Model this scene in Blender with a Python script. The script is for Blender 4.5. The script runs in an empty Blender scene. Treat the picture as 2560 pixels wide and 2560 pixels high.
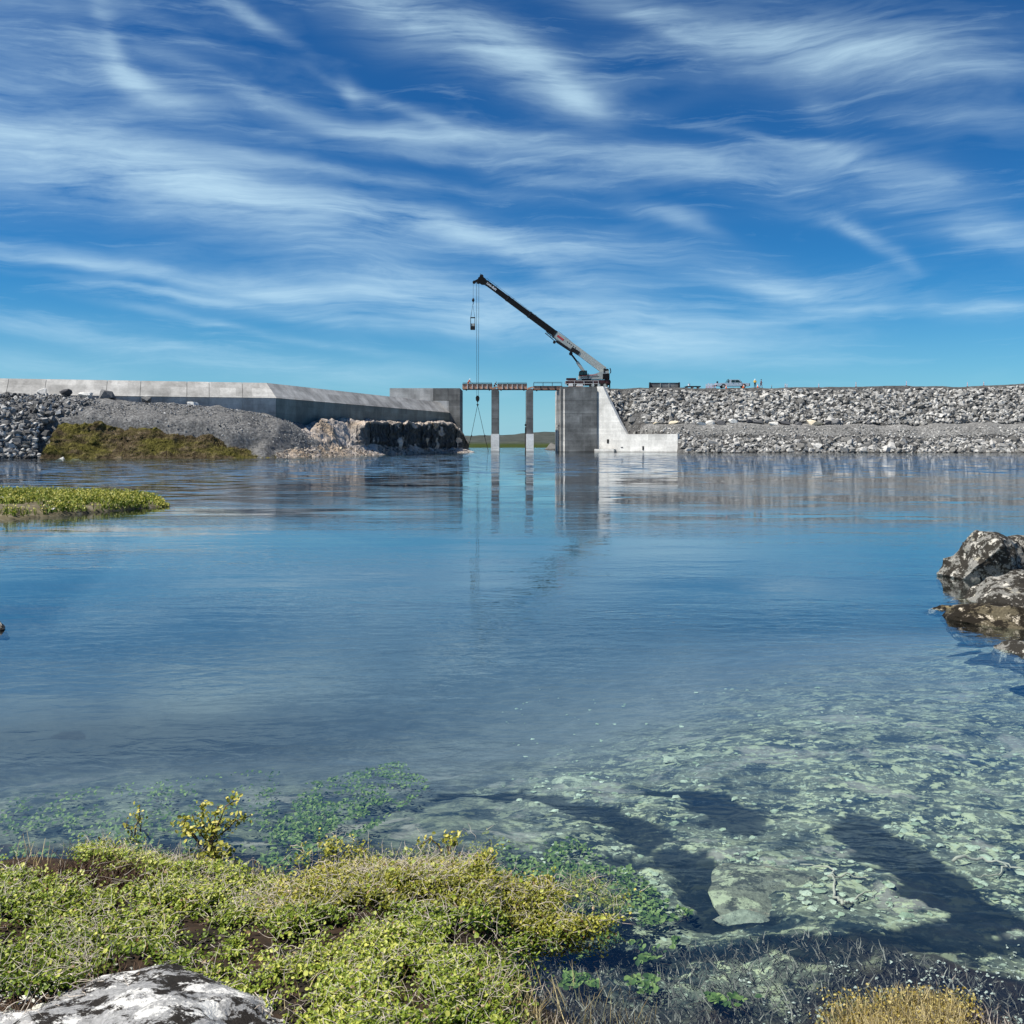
import bpy, bmesh, math, random
import numpy as np
from mathutils import Vector, Matrix

# ------------------------------------------------------------------ camera, sky, sun, exposure
scene = bpy.context.scene
col = scene.collection
EYE = 1.9            # eye height above the water, m
FPX = 2560.0         # focal length in photo pixels (frame is 2560 wide)
HZ = 1108.0          # photo row of the horizon

cam_d = bpy.data.cameras.new('camera')
cam_d.sensor_width = 36.0
cam_d.lens = 36.0
cam_d.shift_y = -(1280.0 - HZ) / 2560.0
cam_d.clip_start = 0.1
cam_d.clip_end = 12000.0
cam = bpy.data.objects.new('camera', cam_d)
cam.location = (0, 0, EYE)
cam.rotation_euler = (math.radians(90), 0, 0)
col.objects.link(cam)
scene.camera = cam

SUN_EL = math.radians(57)
SUN_DIR = Vector((-math.cos(SUN_EL) * 0.955, -math.cos(SUN_EL) * 0.297, math.sin(SUN_EL)))   # towards the sun

scene.view_settings.view_transform = 'Standard'
scene.view_settings.look = 'None'
scene.view_settings.gamma = 1.0
scene.view_settings.use_curve_mapping = False
scene.view_settings.exposure = 0.55
scene.cycles.max_bounces = 6
scene.cycles.diffuse_bounces = 2
scene.cycles.glossy_bounces = 3
scene.cycles.transparent_max_bounces = 12
scene.cycles.use_denoising = True
scene.cycles.use_adaptive_sampling = True
scene.cycles.adaptive_threshold = 0.02
scene.cycles.sample_clamp_indirect = 6.0

sun_d = bpy.data.lights.new('sun', 'SUN')
sun_d.energy = 5.0
sun_d.angle = math.radians(0.53)
sun_d.color = (1.0, 0.95, 0.86)
sun = bpy.data.objects.new('sun', sun_d)
sun.rotation_euler = SUN_DIR.to_track_quat('Z', 'Y').to_euler()
sun.location = SUN_DIR * 300
col.objects.link(sun)

# clouds in the sky: x, y (photo position of the streak's middle), half length, half width, slope (deg, down to the right), bend, weight
STREAKS = [
 (330, 440, 560, 82, 8, 0, .38), (120, 400, 330, 60, 6, 0, .20), (620, 500, 380, 62, 11, 0, .30), (520, 470, 210, 40, 16, 0, .25),
 (1090, 556, 250, 26, 14, .10, .55), (1330, 610, 230, 30, 10, 0, .30), (860, 430, 420, 15, 6, 0, .26), (1180, 400, 520, 13, 4, 0, .20),
 (860, 315, 480, 20, 10, -.15, .30), (1330, 372, 400, 22, 5, 0, .22),
 (300, 150, 95, 22, 48, -.3, .45), (360, 215, 150, 26, 22, -.2, .34),
 (1090, 70, 270, 62, 20, 0, .42), (1320, 165, 170, 48, 28, 0, .50), (1000, 20, 170, 30, 18, 0, .28), (1430, 235, 90, 22, 35, 0, .35),
 (1820, 70, 330, 26, 14, 0, .34), (2030, 115, 330, 60, 11, 0, .28), (2250, 150, 260, 60, 10, 0, .24), (1650, 60, 120, 16, 20, 0, .25),
 (90, 130, 300, 150, 15, 0, .20), (610, 30, 110, 14, 22, 0, .32), (430, 70, 110, 20, 18, 0, .18),
 (895, 225, 34, 18, 50, 0, .30), (1010, 280, 170, 11, 22, 0, .20),
 (1690, 392, 330, 26, 4, 0, .34), (1360, 446, 120, 16, 4, 0, .32), (1630, 530, 82, 14, 8, 0, .40), (1700, 560, 90, 16, 22, 0, .18),
 (2170, 415, 170, 24, 17, 0, .34), (1960, 342, 160, 9, 11, 0, .26), (2080, 470, 260, 40, 8, 0, .18), (2160, 575, 130, 16, 32, .2, .34),
 (2420, 560, 150, 42, 22, 0, .28), (2500, 600, 120, 18, 5, 0, .20), (2050, 270, 60, 20, 35, 0, .12), (2400, 300, 220, 24, 10, 0, .12),
 (2070, 735, 190, 36, 7, -.1, .44), (1900, 720, 160, 14, 8, 0, .22), (2490, 776, 110, 18, 4, 0, .36),
 (330, 680, 400, 17, 8, 0, .34), (420, 737, 250, 8, 6, 0, .26), (690, 725, 150, 24, 12, 0, .30), (120, 650, 200, 10, 6, 0, .2),
 (1000, 730, 240, 50, 8, 0, .36), (1260, 790, 380, 48, 6, 0, .34), (1680, 855, 330, 48, 5, 0, .38), (1450, 770, 220, 22, 6, 0, .26),
 (1560, 640, 250, 40, 10, 0, .20), (1430, 690, 170, 30, 12, 0, .22), (930, 812, 260, 13, 5, 0, .30), (620, 822, 280, 9, 9, 0, .26),
 (640, 905, 400, 30, 8, 0, .34), (100, 818, 150, 16, 6, 0, .28), (70, 905, 180, 26, 6, 0, .30), (1000, 930, 260, 24, 6, 0, .26), (250, 980, 700, 60, 4, 0, .16), (900, 1030, 600, 40, 2, 0, .10),
]

world = bpy.data.worlds.new('World')
scene.world = world
world.use_nodes = True
world.cycles.sampling_method = 'MANUAL'; world.cycles.sample_map_resolution = 256
wn, wl = world.node_tree.nodes, world.node_tree.links
wn.clear()

def wnode(t, **kw):
    n = wn.new(t)
    for k, v in kw.items():
        setattr(n, k, v)
    return n

def wmath(op, a, b=None, c=None, clamp=False):
    n = wn.new('ShaderNodeMath'); n.operation = op; n.use_clamp = clamp
    for i, s in enumerate((a, b, c)):
        if s is None: continue
        if isinstance(s, (int, float)): n.inputs[i].default_value = s
        else: wl.new(s, n.inputs[i])
    return n.outputs[0]

sky = wnode('ShaderNodeTexSky', sky_type='NISHITA')
sky.sun_disc = False
sky.sun_elevation = SUN_EL
sky.sun_rotation = math.atan2(SUN_DIR.x, SUN_DIR.y)
sky.altitude = 300
sky.air_density = 1.0
sky.dust_density = 0.0
sky.ozone_density = 3.0
tc = wnode('ShaderNodeTexCoord')
sep = wnode('ShaderNodeSeparateXYZ'); wl.new(tc.outputs['Generated'], sep.inputs[0])
az = wmath('ARCTAN2', sep.outputs[0], sep.outputs[1])
el = wmath('ARCSINE', sep.outputs[2])
# slow warp of the sky coordinates so that the streaks waver
comb0 = wnode('ShaderNodeCombineXYZ'); wl.new(az, comb0.inputs[0]); wl.new(el, comb0.inputs[1])
warp = wnode('ShaderNodeTexNoise'); warp.inputs['Scale'].default_value = 7.0; warp.inputs['Detail'].default_value = 4.0
wl.new(comb0.outputs[0], warp.inputs['Vector'])
wsub = wnode('ShaderNodeVectorMath', operation='SUBTRACT'); wl.new(warp.outputs['Color'], wsub.inputs[0]); wsub.inputs[1].default_value = (.5, .5, .5)
wsc = wnode('ShaderNodeVectorMath', operation='MULTIPLY'); wl.new(wsub.outputs[0], wsc.inputs[0]); wsc.inputs[1].default_value = (.060, .028, 0)
wadd = wnode('ShaderNodeVectorMath', operation='ADD'); wl.new(comb0.outputs[0], wadd.inputs[0]); wl.new(wsc.outputs[0], wadd.inputs[1])
wz = wnode('ShaderNodeVectorMath', operation='MULTIPLY_ADD'); wl.new(wadd.outputs[0], wz.inputs[0]); wz.inputs[1].default_value = (1, 1, 0); wz.inputs[2].default_value = (0, 0, 1)
pvec = wz.outputs[0]
acc = None
for (sx, sy, L, W, ang, bend, wgt) in STREAKS:
    a0 = math.atan((sx - 1280) / FPX)
    e0 = math.atan((HZ - sy) / FPX * math.cos(a0))
    th = math.radians(-ang)
    L, W = L / FPX * 1.05, W / FPX * 1.15
    ux, uy = math.cos(th) / L, math.sin(th) / L
    vx, vy = -math.sin(th) / W, math.cos(th) / W
    du = wnode('ShaderNodeVectorMath', operation='DOT_PRODUCT'); wl.new(pvec, du.inputs[0]); du.inputs[1].default_value = (ux, uy, -(ux * a0 + uy * e0))
    dv = wnode('ShaderNodeVectorMath', operation='DOT_PRODUCT'); wl.new(pvec, dv.inputs[0]); dv.inputs[1].default_value = (vx, vy, -(vx * a0 + vy * e0))
    u, v = du.outputs['Value'], dv.outputs['Value']
    uu = wmath('MULTIPLY', u, u)
    if bend:
        v = wmath('MULTIPLY_ADD', uu, bend * L / W, v)
    r = wmath('MULTIPLY_ADD', v, v, uu)
    e = wmath('POWER', 0.3678, r)
    acc = wmath('MULTIPLY_ADD', e, wgt * .62, 0.0 if acc is None else acc)
# fibrous cirrus texture, drawn out along a wandering wind
warp2 = wnode('ShaderNodeTexNoise'); warp2.inputs['Scale'].default_value = 3.2; warp2.inputs['Detail'].default_value = 2.0; wl.new(comb0.outputs[0], warp2.inputs['Vector'])
ws2 = wnode('ShaderNodeVectorMath', operation='SUBTRACT'); wl.new(warp2.outputs['Color'], ws2.inputs[0]); ws2.inputs[1].default_value = (.5, .5, .5)
wm2 = wnode('ShaderNodeVectorMath', operation='MULTIPLY_ADD'); wl.new(ws2.outputs[0], wm2.inputs[0]); wm2.inputs[1].default_value = (.09, .055, 0); wl.new(pvec, wm2.inputs[2])
fvec = wm2.outputs[0]
def fib(scale, sx, sy, rot, detail, rough):
    mp = wnode('ShaderNodeMapping'); mp.inputs['Rotation'].default_value = (0, 0, math.radians(rot)); mp.inputs['Scale'].default_value = (sx, sy, 1)
    wl.new(fvec, mp.inputs['Vector'])
    n = wnode('ShaderNodeTexNoise'); n.inputs['Scale'].default_value = scale; n.inputs['Detail'].default_value = detail; n.inputs['Roughness'].default_value = rough
    n.inputs['Distortion'].default_value = 0.5
    wl.new(mp.outputs[0], n.inputs['Vector'])
    return n.outputs['Fac']
f1 = fib(9.0, .55, 3.0, 11, 6.0, .58)
f2 = fib(30.0, .22, 2.6, 9, 7.0, .66)
f4 = fib(16.0, .30, 3.2, 13, 7.0, .7)
f3 = fib(5.0, .7, 2.4, 8, 4.0, .55)
tex = wmath('ADD', wmath('MULTIPLY_ADD', f1, 2.0, wmath('MULTIPLY', f2, .7)), wmath('MULTIPLY', f4, 1.1))   # about 1.9
tex = wmath('MULTIPLY', wmath('SUBTRACT', tex, 1.42), 1.10, clamp=True)
body = wmath('MULTIPLY', acc, wmath('MULTIPLY_ADD', tex, 2.0, .05))
veil = wmath('MULTIPLY', wmath('SUBTRACT', wmath('MULTIPLY_ADD', f3, .7, wmath('MULTIPLY', f1, .5)), .63, clamp=True), .5)
# veil fades towards the zenith and below the horizon
fil = wmath('MULTIPLY', wmath('SUBTRACT', wmath('MULTIPLY_ADD', f4, .6, wmath('MULTIPLY', f2, .5)), .58, clamp=True), .8)
dens = wmath('ADD', body, wmath('ADD', veil, fil))
dens = wmath('MULTIPLY', dens, wmath('MULTIPLY', el, 9.0, clamp=True))
dens = wmath('SUBTRACT', 1.0, wmath('POWER', 0.24, dens))
hs = wnode('ShaderNodeHueSaturation'); hs.inputs['Saturation'].default_value = 1.08; hs.inputs['Value'].default_value = 1.0
wl.new(sky.outputs[0], hs.inputs['Color'])
tint = wnode('ShaderNodeMix', data_type='RGBA', blend_type='MULTIPLY'); tint.inputs['Factor'].default_value = 1.0
nrm1 = wnode('ShaderNodeVectorMath', operation='SCALE'); nrm1.inputs['Scale'].default_value = 1 / 6.0; wl.new(hs.outputs[0], nrm1.inputs[0])
gam = wnode('ShaderNodeGamma'); gam.inputs['Gamma'].default_value = 1.30; wl.new(nrm1.outputs[0], gam.inputs['Color'])
nrm2 = wnode('ShaderNodeVectorMath', operation='SCALE'); nrm2.inputs['Scale'].default_value = 6.0; wl.new(gam.outputs[0], nrm2.inputs[0])
wl.new(nrm2.outputs[0], tint.inputs['A']); tint.inputs['B'].default_value = (.185, .585, .80, 1)
mixc = wnode('ShaderNodeMix', data_type='RGBA')
wl.new(dens, mixc.inputs['Factor'])
hz = wmath('POWER', wmath('SUBTRACT', 1.0, wmath('MULTIPLY', wmath('ABSOLUTE', el), 6.0), clamp=True), 2.0)      # pale air near the horizon
hzm = wnode('ShaderNodeMix', data_type='RGBA'); wl.new(wmath('MULTIPLY', hz, .75), hzm.inputs['Factor']); wl.new(tint.outputs['Result'], hzm.inputs['A']); hzm.inputs['B'].default_value = (3.2, 5.1, 6.7, 1)
wl.new(hzm.outputs['Result'], mixc.inputs['A'])
mixc.inputs['B'].default_value = (5.2, 7.3, 8.5, 1)
bg = wnode('ShaderNodeBackground'); bg.inputs['Strength'].default_value = 0.080
wl.new(mixc.outputs['Result'], bg.inputs['Color'])
wo = wnode('ShaderNodeOutputWorld'); wl.new(bg.outputs[0], wo.inputs['Surface'])

# ------------------------------------------------------------------ helpers
rng = np.random.default_rng(11)
random.seed(11)

def X(px, D): return (px - 1280.0) / FPX * D
def Zp(py, D): return EYE - (py - HZ) / FPX * D
def P(px, py, D): return (X(px, D), D, Zp(py, D))

def tag(o, label=None, cat=None, group=None, kind=None):
    if label: o['label'] = label
    if cat: o['category'] = cat
    if group: o['group'] = group
    if kind: o['kind'] = kind
    return o

def empty(name, loc, label=None, cat=None, group=None, kind=None):
    o = bpy.data.objects.new(name, None)
    o.location = loc
    o.empty_display_size = .3
    col.objects.link(o)
    return tag(o, label, cat, group, kind)

def root_loc(o):
    while o.parent: o = o.parent
    return np.array(o.location)

def mesh_obj(name, V, F, mat, parent=None, smooth=False, attr=None, origin=None):
    """V (n,3) world coordinates; F list of tuples or (m,k) array"""
    V = np.asarray(V, dtype=np.float64)
    if parent is not None: V = V - root_loc(parent)
    me = bpy.data.meshes.new(name)
    if isinstance(F, np.ndarray):
        m, k = F.shape
        me.vertices.add(len(V)); me.vertices.foreach_set('co', V.astype(np.float32).ravel())
        me.loops.add(m * k); me.loops.foreach_set('vertex_index', F.astype(np.int32).ravel())
        me.polygons.add(m); me.polygons.foreach_set('loop_start', np.arange(0, m * k, k, dtype=np.int32))
        me.update(calc_edges=True)
    else:
        me.from_pydata([tuple(v) for v in V], [], [tuple(f) for f in F])
        me.update()
    me.polygons.foreach_set('use_smooth', np.full(len(me.polygons), smooth))
    if attr is not None:
        a = me.attributes.new('tint', 'FLOAT', 'POINT'); a.data.foreach_set('value', np.asarray(attr, dtype=np.float32))
    me.materials.append(mat)
    o = bpy.data.objects.new(name, me)
    col.objects.link(o)
    if parent is not None: o.parent = parent
    return o

class MB:
    def __init__(s): s.v = []; s.f = []
    def add(s, vs, fs):
        b = len(s.v); s.v += [tuple(v) for v in vs]; s.f += [tuple(i + b for i in f) for f in fs]; return s
    def box(s, x0, x1, y0, y1, z0, z1):
        vs = [(x, y, z) for z in (z0, z1) for y in (y0, y1) for x in (x0, x1)]
        return s.add(vs, [(0, 2, 3, 1), (4, 5, 7, 6), (0, 1, 5, 4), (2, 6, 7, 3), (0, 4, 6, 2), (1, 3, 7, 5)])
    def bar(s, a, b, w, h=None, up=(0, 0, 1), h1=None, w1=None):
        """box beam from a to b, width w across, height h along up; may taper to h1"""
        h = w if h is None else h; h1 = h if h1 is None else h1; w1 = w if w1 is None else w1
        a, b = Vector(a), Vector(b); d = (b - a).normalized(); u = Vector(up)
        if abs(d.dot(u)) > .99: u = Vector((0, 1, 0))
        r = d.cross(u).normalized(); u = r.cross(d)
        vs = []
        for p, ww, hh in ((a, w, h), (b, w1, h1)):
            for i, j in ((-1, -1), (1, -1), (1, 1), (-1, 1)):
                vs.append(p + r * i * ww / 2 + u * j * hh / 2)
        return s.add(vs, [(3, 2, 1, 0), (4, 5, 6, 7), (0, 1, 5, 4), (1, 2, 6, 5), (2, 3, 7, 6), (3, 0, 4, 7)])
    def tube(s, pts, rad, n=6):
        pts = [Vector(p) for p in pts]
        if isinstance(rad, (int, float)): rad = [rad] * len(pts)
        b = len(s.v)
        for i, p in enumerate(pts):
            d = (pts[min(i + 1, len(pts) - 1)] - pts[max(i - 1, 0)])
            if d.length < 1e-9: d = Vector((0, 0, 1))
            d.normalize()
            u = Vector((0, 0, 1)) if abs(d.z) < .9 else Vector((0, 1, 0))
            r = d.cross(u).normalized(); u = r.cross(d)
            for k in range(n):
                t = 2 * math.pi * k / n
                s.v.append(tuple(p + (r * math.cos(t) + u * math.sin(t)) * rad[i]))
        for i in range(len(pts) - 1):
            for k in range(n):
                a0 = b + i * n + k; a1 = b + i * n + (k + 1) % n
                s.f.append((a0, a1, a1 + n, a0 + n))
        s.f.append(tuple(b + k for k in range(n))[::-1]); s.f.append(tuple(b + (len(pts) - 1) * n + k for k in range(n)))
        return s
    def disc(s, c, axis, r, w, n=18, r_in=None):
        c = Vector(c); ax = Vector(axis).normalized()
        return s.tube([c - ax * w / 2, c + ax * w / 2], r, n)
    def prism(s, poly, d):
        """poly: list of 3D points, d: extrusion vector"""
        n = len(poly); d = Vector(d)
        vs = [Vector(p) for p in poly] + [Vector(p) + d for p in poly]
        fs = [tuple(range(n)), tuple(range(2 * n - 1, n - 1, -1))]
        fs += [(i, i + n, (i + 1) % n + n, (i + 1) % n) for i in range(n)]
        return s.add(vs, fs)
    def build(s, name, mat, parent=None, smooth=False):
        o = mesh_obj(name, s.v, s.f, mat, parent, smooth)
        bm = bmesh.new(); bm.from_mesh(o.data); bmesh.ops.recalc_face_normals(bm, faces=bm.faces); bm.to_mesh(o.data); bm.free()
        return o

# numpy value noise -------------------------------------------------
def _hash(ix, iy, iz, seed):
    h = (ix.astype(np.int64) * 374761393 + iy.astype(np.int64) * 668265263 + iz.astype(np.int64) * 2147483647 + seed * 974711) & 0xffffffff
    h = ((h ^ (h >> 13)) * 1274126177) & 0xffffffff
    h = ((h ^ (h >> 16)) * 2246822519) & 0xffffffff
    return ((h ^ (h >> 15)) & 0xffffff) / float(0xffffff)

def vnoise(x, y, z=None, seed=0):
    x = np.asarray(x, float); y = np.asarray(y, float); z = np.zeros_like(x) if z is None else np.asarray(z, float)
    x0, y0, z0 = np.floor(x), np.floor(y), np.floor(z)
    fx, fy, fz = x - x0, y - y0, z - z0
    fx, fy, fz = [t * t * (3 - 2 * t) for t in (fx, fy, fz)]
    r = 0
    for i in (0, 1):
        for j in (0, 1):
            for k in (0, 1):
                w = (fx if i else 1 - fx) * (fy if j else 1 - fy) * (fz if k else 1 - fz)
                r = r + w * _hash(x0 + i, y0 + j, z0 + k, seed)
    return r * 2 - 1

def fbm(x, y, z=None, seed=0, octv=4, gain=.5):
    a, f, r = 1.0, 1.0, 0
    for o in range(octv):
        r = r + a * vnoise(np.asarray(x) * f + 17.3 * o, np.asarray(y) * f - 9.1 * o, None if z is None else np.asarray(z) * f + 3.7 * o, seed + o)
        a *= gain; f *= 2.03
    return r

def sstep(a, b, x):
    t = np.clip((np.asarray(x, float) - a) / (b - a), 0, 1); return t * t * (3 - 2 * t)

def grid_faces(nu, nv):
    i = np.arange(nu - 1)[:, None] * nv + np.arange(nv - 1)[None, :]
    i = i.ravel()
    return np.stack([i, i + nv, i + nv + 1, i + 1], 1)

def hull_stone(seed, n=15, sq=(1, .8, .7), cube=.8):
    """an angular broken stone, radius about 1: vertices and triangles"""
    r = np.random.default_rng(seed)
    p = r.normal(size=(n, 3)); p /= np.linalg.norm(p, axis=1)[:, None]
    p = np.sign(p) * np.abs(p) ** cube
    p *= np.array(sq) * r.uniform(.8, 1.05, (n, 1))
    bm = bmesh.new()
    for q in p: bm.verts.new(q)
    bmesh.ops.convex_hull(bm, input=bm.verts[:])
    loose = [v for v in bm.verts if not v.link_faces]
    bmesh.ops.delete(bm, geom=loose, context='VERTS')
    bmesh.ops.recalc_face_normals(bm, faces=bm.faces)
    bmesh.ops.triangulate(bm, faces=bm.faces[:])
    bm.verts.index_update()
    V = np.array([v.co[:] for v in bm.verts]); F = np.array([[v.index for v in f.verts] for f in bm.faces])
    bm.free()
    return V, F

def rand_rot(r, tilt=None):
    if tilt is not None:      # long axis kept near the horizontal
        return np.array(Matrix.Rotation(r.uniform(0, 6.283), 3, 'Z') @ Matrix.Rotation(r.normal() * tilt, 3, 'X') @ Matrix.Rotation(r.normal() * tilt, 3, 'Y'))
    q = r.normal(size=4); q /= np.linalg.norm(q)
    w, x, y, z = q
    return np.array([[1-2*(y*y+z*z), 2*(x*y-z*w), 2*(x*z+y*w)], [2*(x*y+z*w), 1-2*(x*x+z*z), 2*(y*z-x*w)], [2*(x*z-y*w), 2*(y*z+x*w), 1-2*(x*x+y*y)]])

def merge_stones(pool, centres, sizes, r, tint_lo=.0, tint_hi=1.0, flat=None, tilt=None):
    Vs, Fs, T = [], [], []; b = 0
    for c, s in zip(centres, sizes):
        V, F = pool[r.integers(len(pool))]
        W = V @ rand_rot(r, tilt).T * s
        if flat: W[:, 2] *= flat
        Vs.append(W + c); Fs.append(F + b); b += len(V)
        T.append(np.full(len(V), r.uniform(tint_lo, tint_hi)))
    return np.concatenate(Vs), np.concatenate(Fs), np.concatenate(T)

def boulder_mesh(seed, size, subdiv=3, cuts=9, amp=.05, freq=2.2, cut_lo=.55, cut_hi=.9):
    """a weathered boulder: sphere cut by random planes, then roughened"""
    r = np.random.default_rng(seed)
    bm = bmesh.new(); bmesh.ops.create_icosphere(bm, subdivisions=subdiv, radius=1.0)
    V = np.array([v.co[:] for v in bm.verts]); F = np.array([[v.index for v in f.verts] for f in bm.faces]); bm.free()
    for k in range(cuts):
        n = r.normal(size=3); n /= np.linalg.norm(n); d = r.uniform(cut_lo, cut_hi)
        t = V @ n - d
        V = V - np.outer(np.maximum(t, 0), n)
    nrm = V / np.linalg.norm(V, axis=1)[:, None]
    V = V + nrm * (amp * fbm(V[:, 0] * freq, V[:, 1] * freq, V[:, 2] * freq, seed, 4))[:, None]
    V = V * np.array(size)
    return V, F

# ------------------------------------------------------------------ materials
def new_mat(name):
    m = bpy.data.materials.new(name); m.use_nodes = True
    nt = m.node_tree; nt.nodes.clear()
    out = nt.nodes.new('ShaderNodeOutputMaterial'); p = nt.nodes.new('ShaderNodeBsdfPrincipled')
    nt.links.new(p.outputs[0], out.inputs[0])
    return m, nt, p

class G:
    """small node-graph helper"""
    def __init__(s, nt): s.nt = nt
    def n(s, t, **kw):
        n = s.nt.nodes.new(t)
        for k, v in kw.items(): setattr(n, k, v)
        return n
    def l(s, a, b): s.nt.links.new(a, b)
    def coord(s, kind='Object', scale=(1, 1, 1), rot=(0, 0, 0)):
        t = s.n('ShaderNodeTexCoord'); mp = s.n('ShaderNodeMapping'); mp.inputs['Scale'].default_value = scale; mp.inputs['Rotation'].default_value = rot
        s.l(t.outputs[kind], mp.inputs[0]); return mp.outputs[0]
    def world(s, scale=(1, 1, 1), rot=(0, 0, 0)):
        t = s.n('ShaderNodeNewGeometry'); mp = s.n('ShaderNodeMapping'); mp.inputs['Scale'].default_value = scale; mp.inputs['Rotation'].default_value = rot
        s.l(t.outputs['Position'], mp.inputs[0]); return mp.outputs[0]
    def noise(s, vec, scale, detail=4, rough=.55, dist=0.0):
        n = s.n('ShaderNodeTexNoise'); n.inputs['Scale'].default_value = scale; n.inputs['Detail'].default_value = detail
        n.inputs['Roughness'].default_value = rough; n.inputs['Distortion'].default_value = dist
        s.l(vec, n.inputs['Vector']); return n.outputs['Fac']
    def voro(s, vec, scale, feature='F1', out='Distance'):
        n = s.n('ShaderNodeTexVoronoi', feature=feature); n.inputs['Scale'].default_value = scale; s.l(vec, n.inputs['Vector']); return n.outputs[out]
    def ramp(s, fac, stops, interp='LINEAR'):
        n = s.n('ShaderNodeValToRGB'); cr = n.color_ramp; cr.interpolation = interp
        while len(cr.elements) < len(stops): cr.elements.new(.5)
        for e, (p, c) in zip(cr.elements, stops):
            e.position = p; e.color = (c, c, c, 1) if isinstance(c, (int, float)) else (*c, 1)
        s.l(fac, n.inputs[0]); return n.outputs[0]
    def mix(s, fac, a, b, mode='MIX'):
        n = s.n('ShaderNodeMix', data_type='RGBA', blend_type=mode)
        for sock, v in ((n.inputs['Factor'], fac), (n.inputs['A'], a), (n.inputs['B'], b)):
            if isinstance(v, (int, float)): sock.default_value = v
            elif isinstance(v, tuple): sock.default_value = (*v, 1)
            else: s.l(v, sock)
        return n.outputs['Result']
    def math(s, op, a, b=None, c=None, clamp=False):
        n = s.n('ShaderNodeMath', operation=op, use_clamp=clamp)
        for i, v in enumerate((a, b, c)):
            if v is None: continue
            if isinstance(v, (int, float)): n.inputs[i].default_value = v
            else: s.l(v, n.inputs[i])
        return n.outputs[0]
    def bump(s, h, strength, dist, p):
        b = s.n('ShaderNodeBump'); b.inputs['Strength'].default_value = strength; b.inputs['Distance'].default_value = dist
        s.l(h, b.inputs['Height']); s.l(b.outputs[0], p.inputs['Normal']); return b

def simple(name, colr, rough=.6, metal=0.0, var=.18, scale=3.0, bump=0.0, spec=None):
    m, nt, p = new_mat(name); g = G(nt)
    c = g.world()
    n = g.noise(c, scale, 4)
    f = g.ramp(n, [(.3, 1 - var), (.7, 1 + var)])
    g.l(g.mix(1.0, colr, f, 'MULTIPLY'), p.inputs['Base Color'])
    p.inputs['Roughness'].default_value = rough; p.inputs['Metallic'].default_value = metal
    if spec is not None: p.inputs['Specular IOR Level'].default_value = spec
    if bump: g.bump(n, bump, .02, p)
    return m

def concrete(name, base, stain=.5, pr=.10):
    """board-formed concrete: blotches, rain streaks, per-panel tone"""
    m, nt, p = new_mat(name); g = G(nt)
    w = g.world()
    blot = g.noise(w, .35, 5, .6)
    fine = g.noise(w, 3.5, 5, .65)
    streak = g.noise(g.world((.8, .8, .09)), 1.0, 5, .65, .3)
    band = g.noise(g.world((.05, .05, 1.1)), 1.0, 3, .5)
    inf = g.n('ShaderNodeObjectInfo')
    c = g.mix(1.0, base, g.ramp(blot, [(.3, 1 - .5 * stain), (.7, 1.12)]), 'MULTIPLY')
    c = g.mix(1.0, c, g.ramp(streak, [(.25, 1 - .30 * stain), (.65, 1.04)]), 'MULTIPLY')
    c = g.mix(1.0, c, g.ramp(band, [(.35, 1 - .18 * stain), (.6, 1.03)]), 'MULTIPLY')
    c = g.mix(1.0, c, g.ramp(fine, [(.3, .86), (.7, 1.08)]), 'MULTIPLY')
    c = g.mix(1.0, c, g.ramp(inf.outputs['Random'], [(0, 1 - pr), (1, 1 + pr)]), 'MULTIPLY')
    # marks of the form panels, and the wet foot of the wall
    sp = g.n('ShaderNodeSeparateXYZ'); g.l(g.n('ShaderNodeNewGeometry').outputs['Position'], sp.inputs[0])
    cb = g.n('ShaderNodeCombineXYZ'); g.l(g.math('MULTIPLY_ADD', sp.outputs[1], .35, sp.outputs[0]), cb.inputs[0]); g.l(sp.outputs[2], cb.inputs[1])
    br = g.n('ShaderNodeTexBrick'); g.l(cb.outputs[0], br.inputs['Vector']); br.inputs['Scale'].default_value = 1.0; br.inputs['Brick Width'].default_value = 2.4; br.inputs['Row Height'].default_value = 1.25
    br.inputs['Color1'].default_value = (1 - .26 * stain,) * 3 + (1,); br.inputs['Color2'].default_value = (1.08,) * 3 + (1,); br.inputs['Mortar'].default_value = (1 - .4 * stain,) * 3 + (1,); br.inputs['Mortar Size'].default_value = .012
    c = g.mix(1.0, c, br.outputs['Color'], 'MULTIPLY')
    c = g.mix(1.0, c, g.ramp(g.math('ADD', sp.outputs[2], g.math('MULTIPLY', blot, .5)), [(.40, .55), (.62, 1.0)]), 'MULTIPLY')
    g.l(c, p.inputs['Base Color']); p.inputs['Roughness'].default_value = .85
    p.inputs['Specular IOR Level'].default_value = .25
    g.bump(fine, .25, .03, p)
    return m

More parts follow.
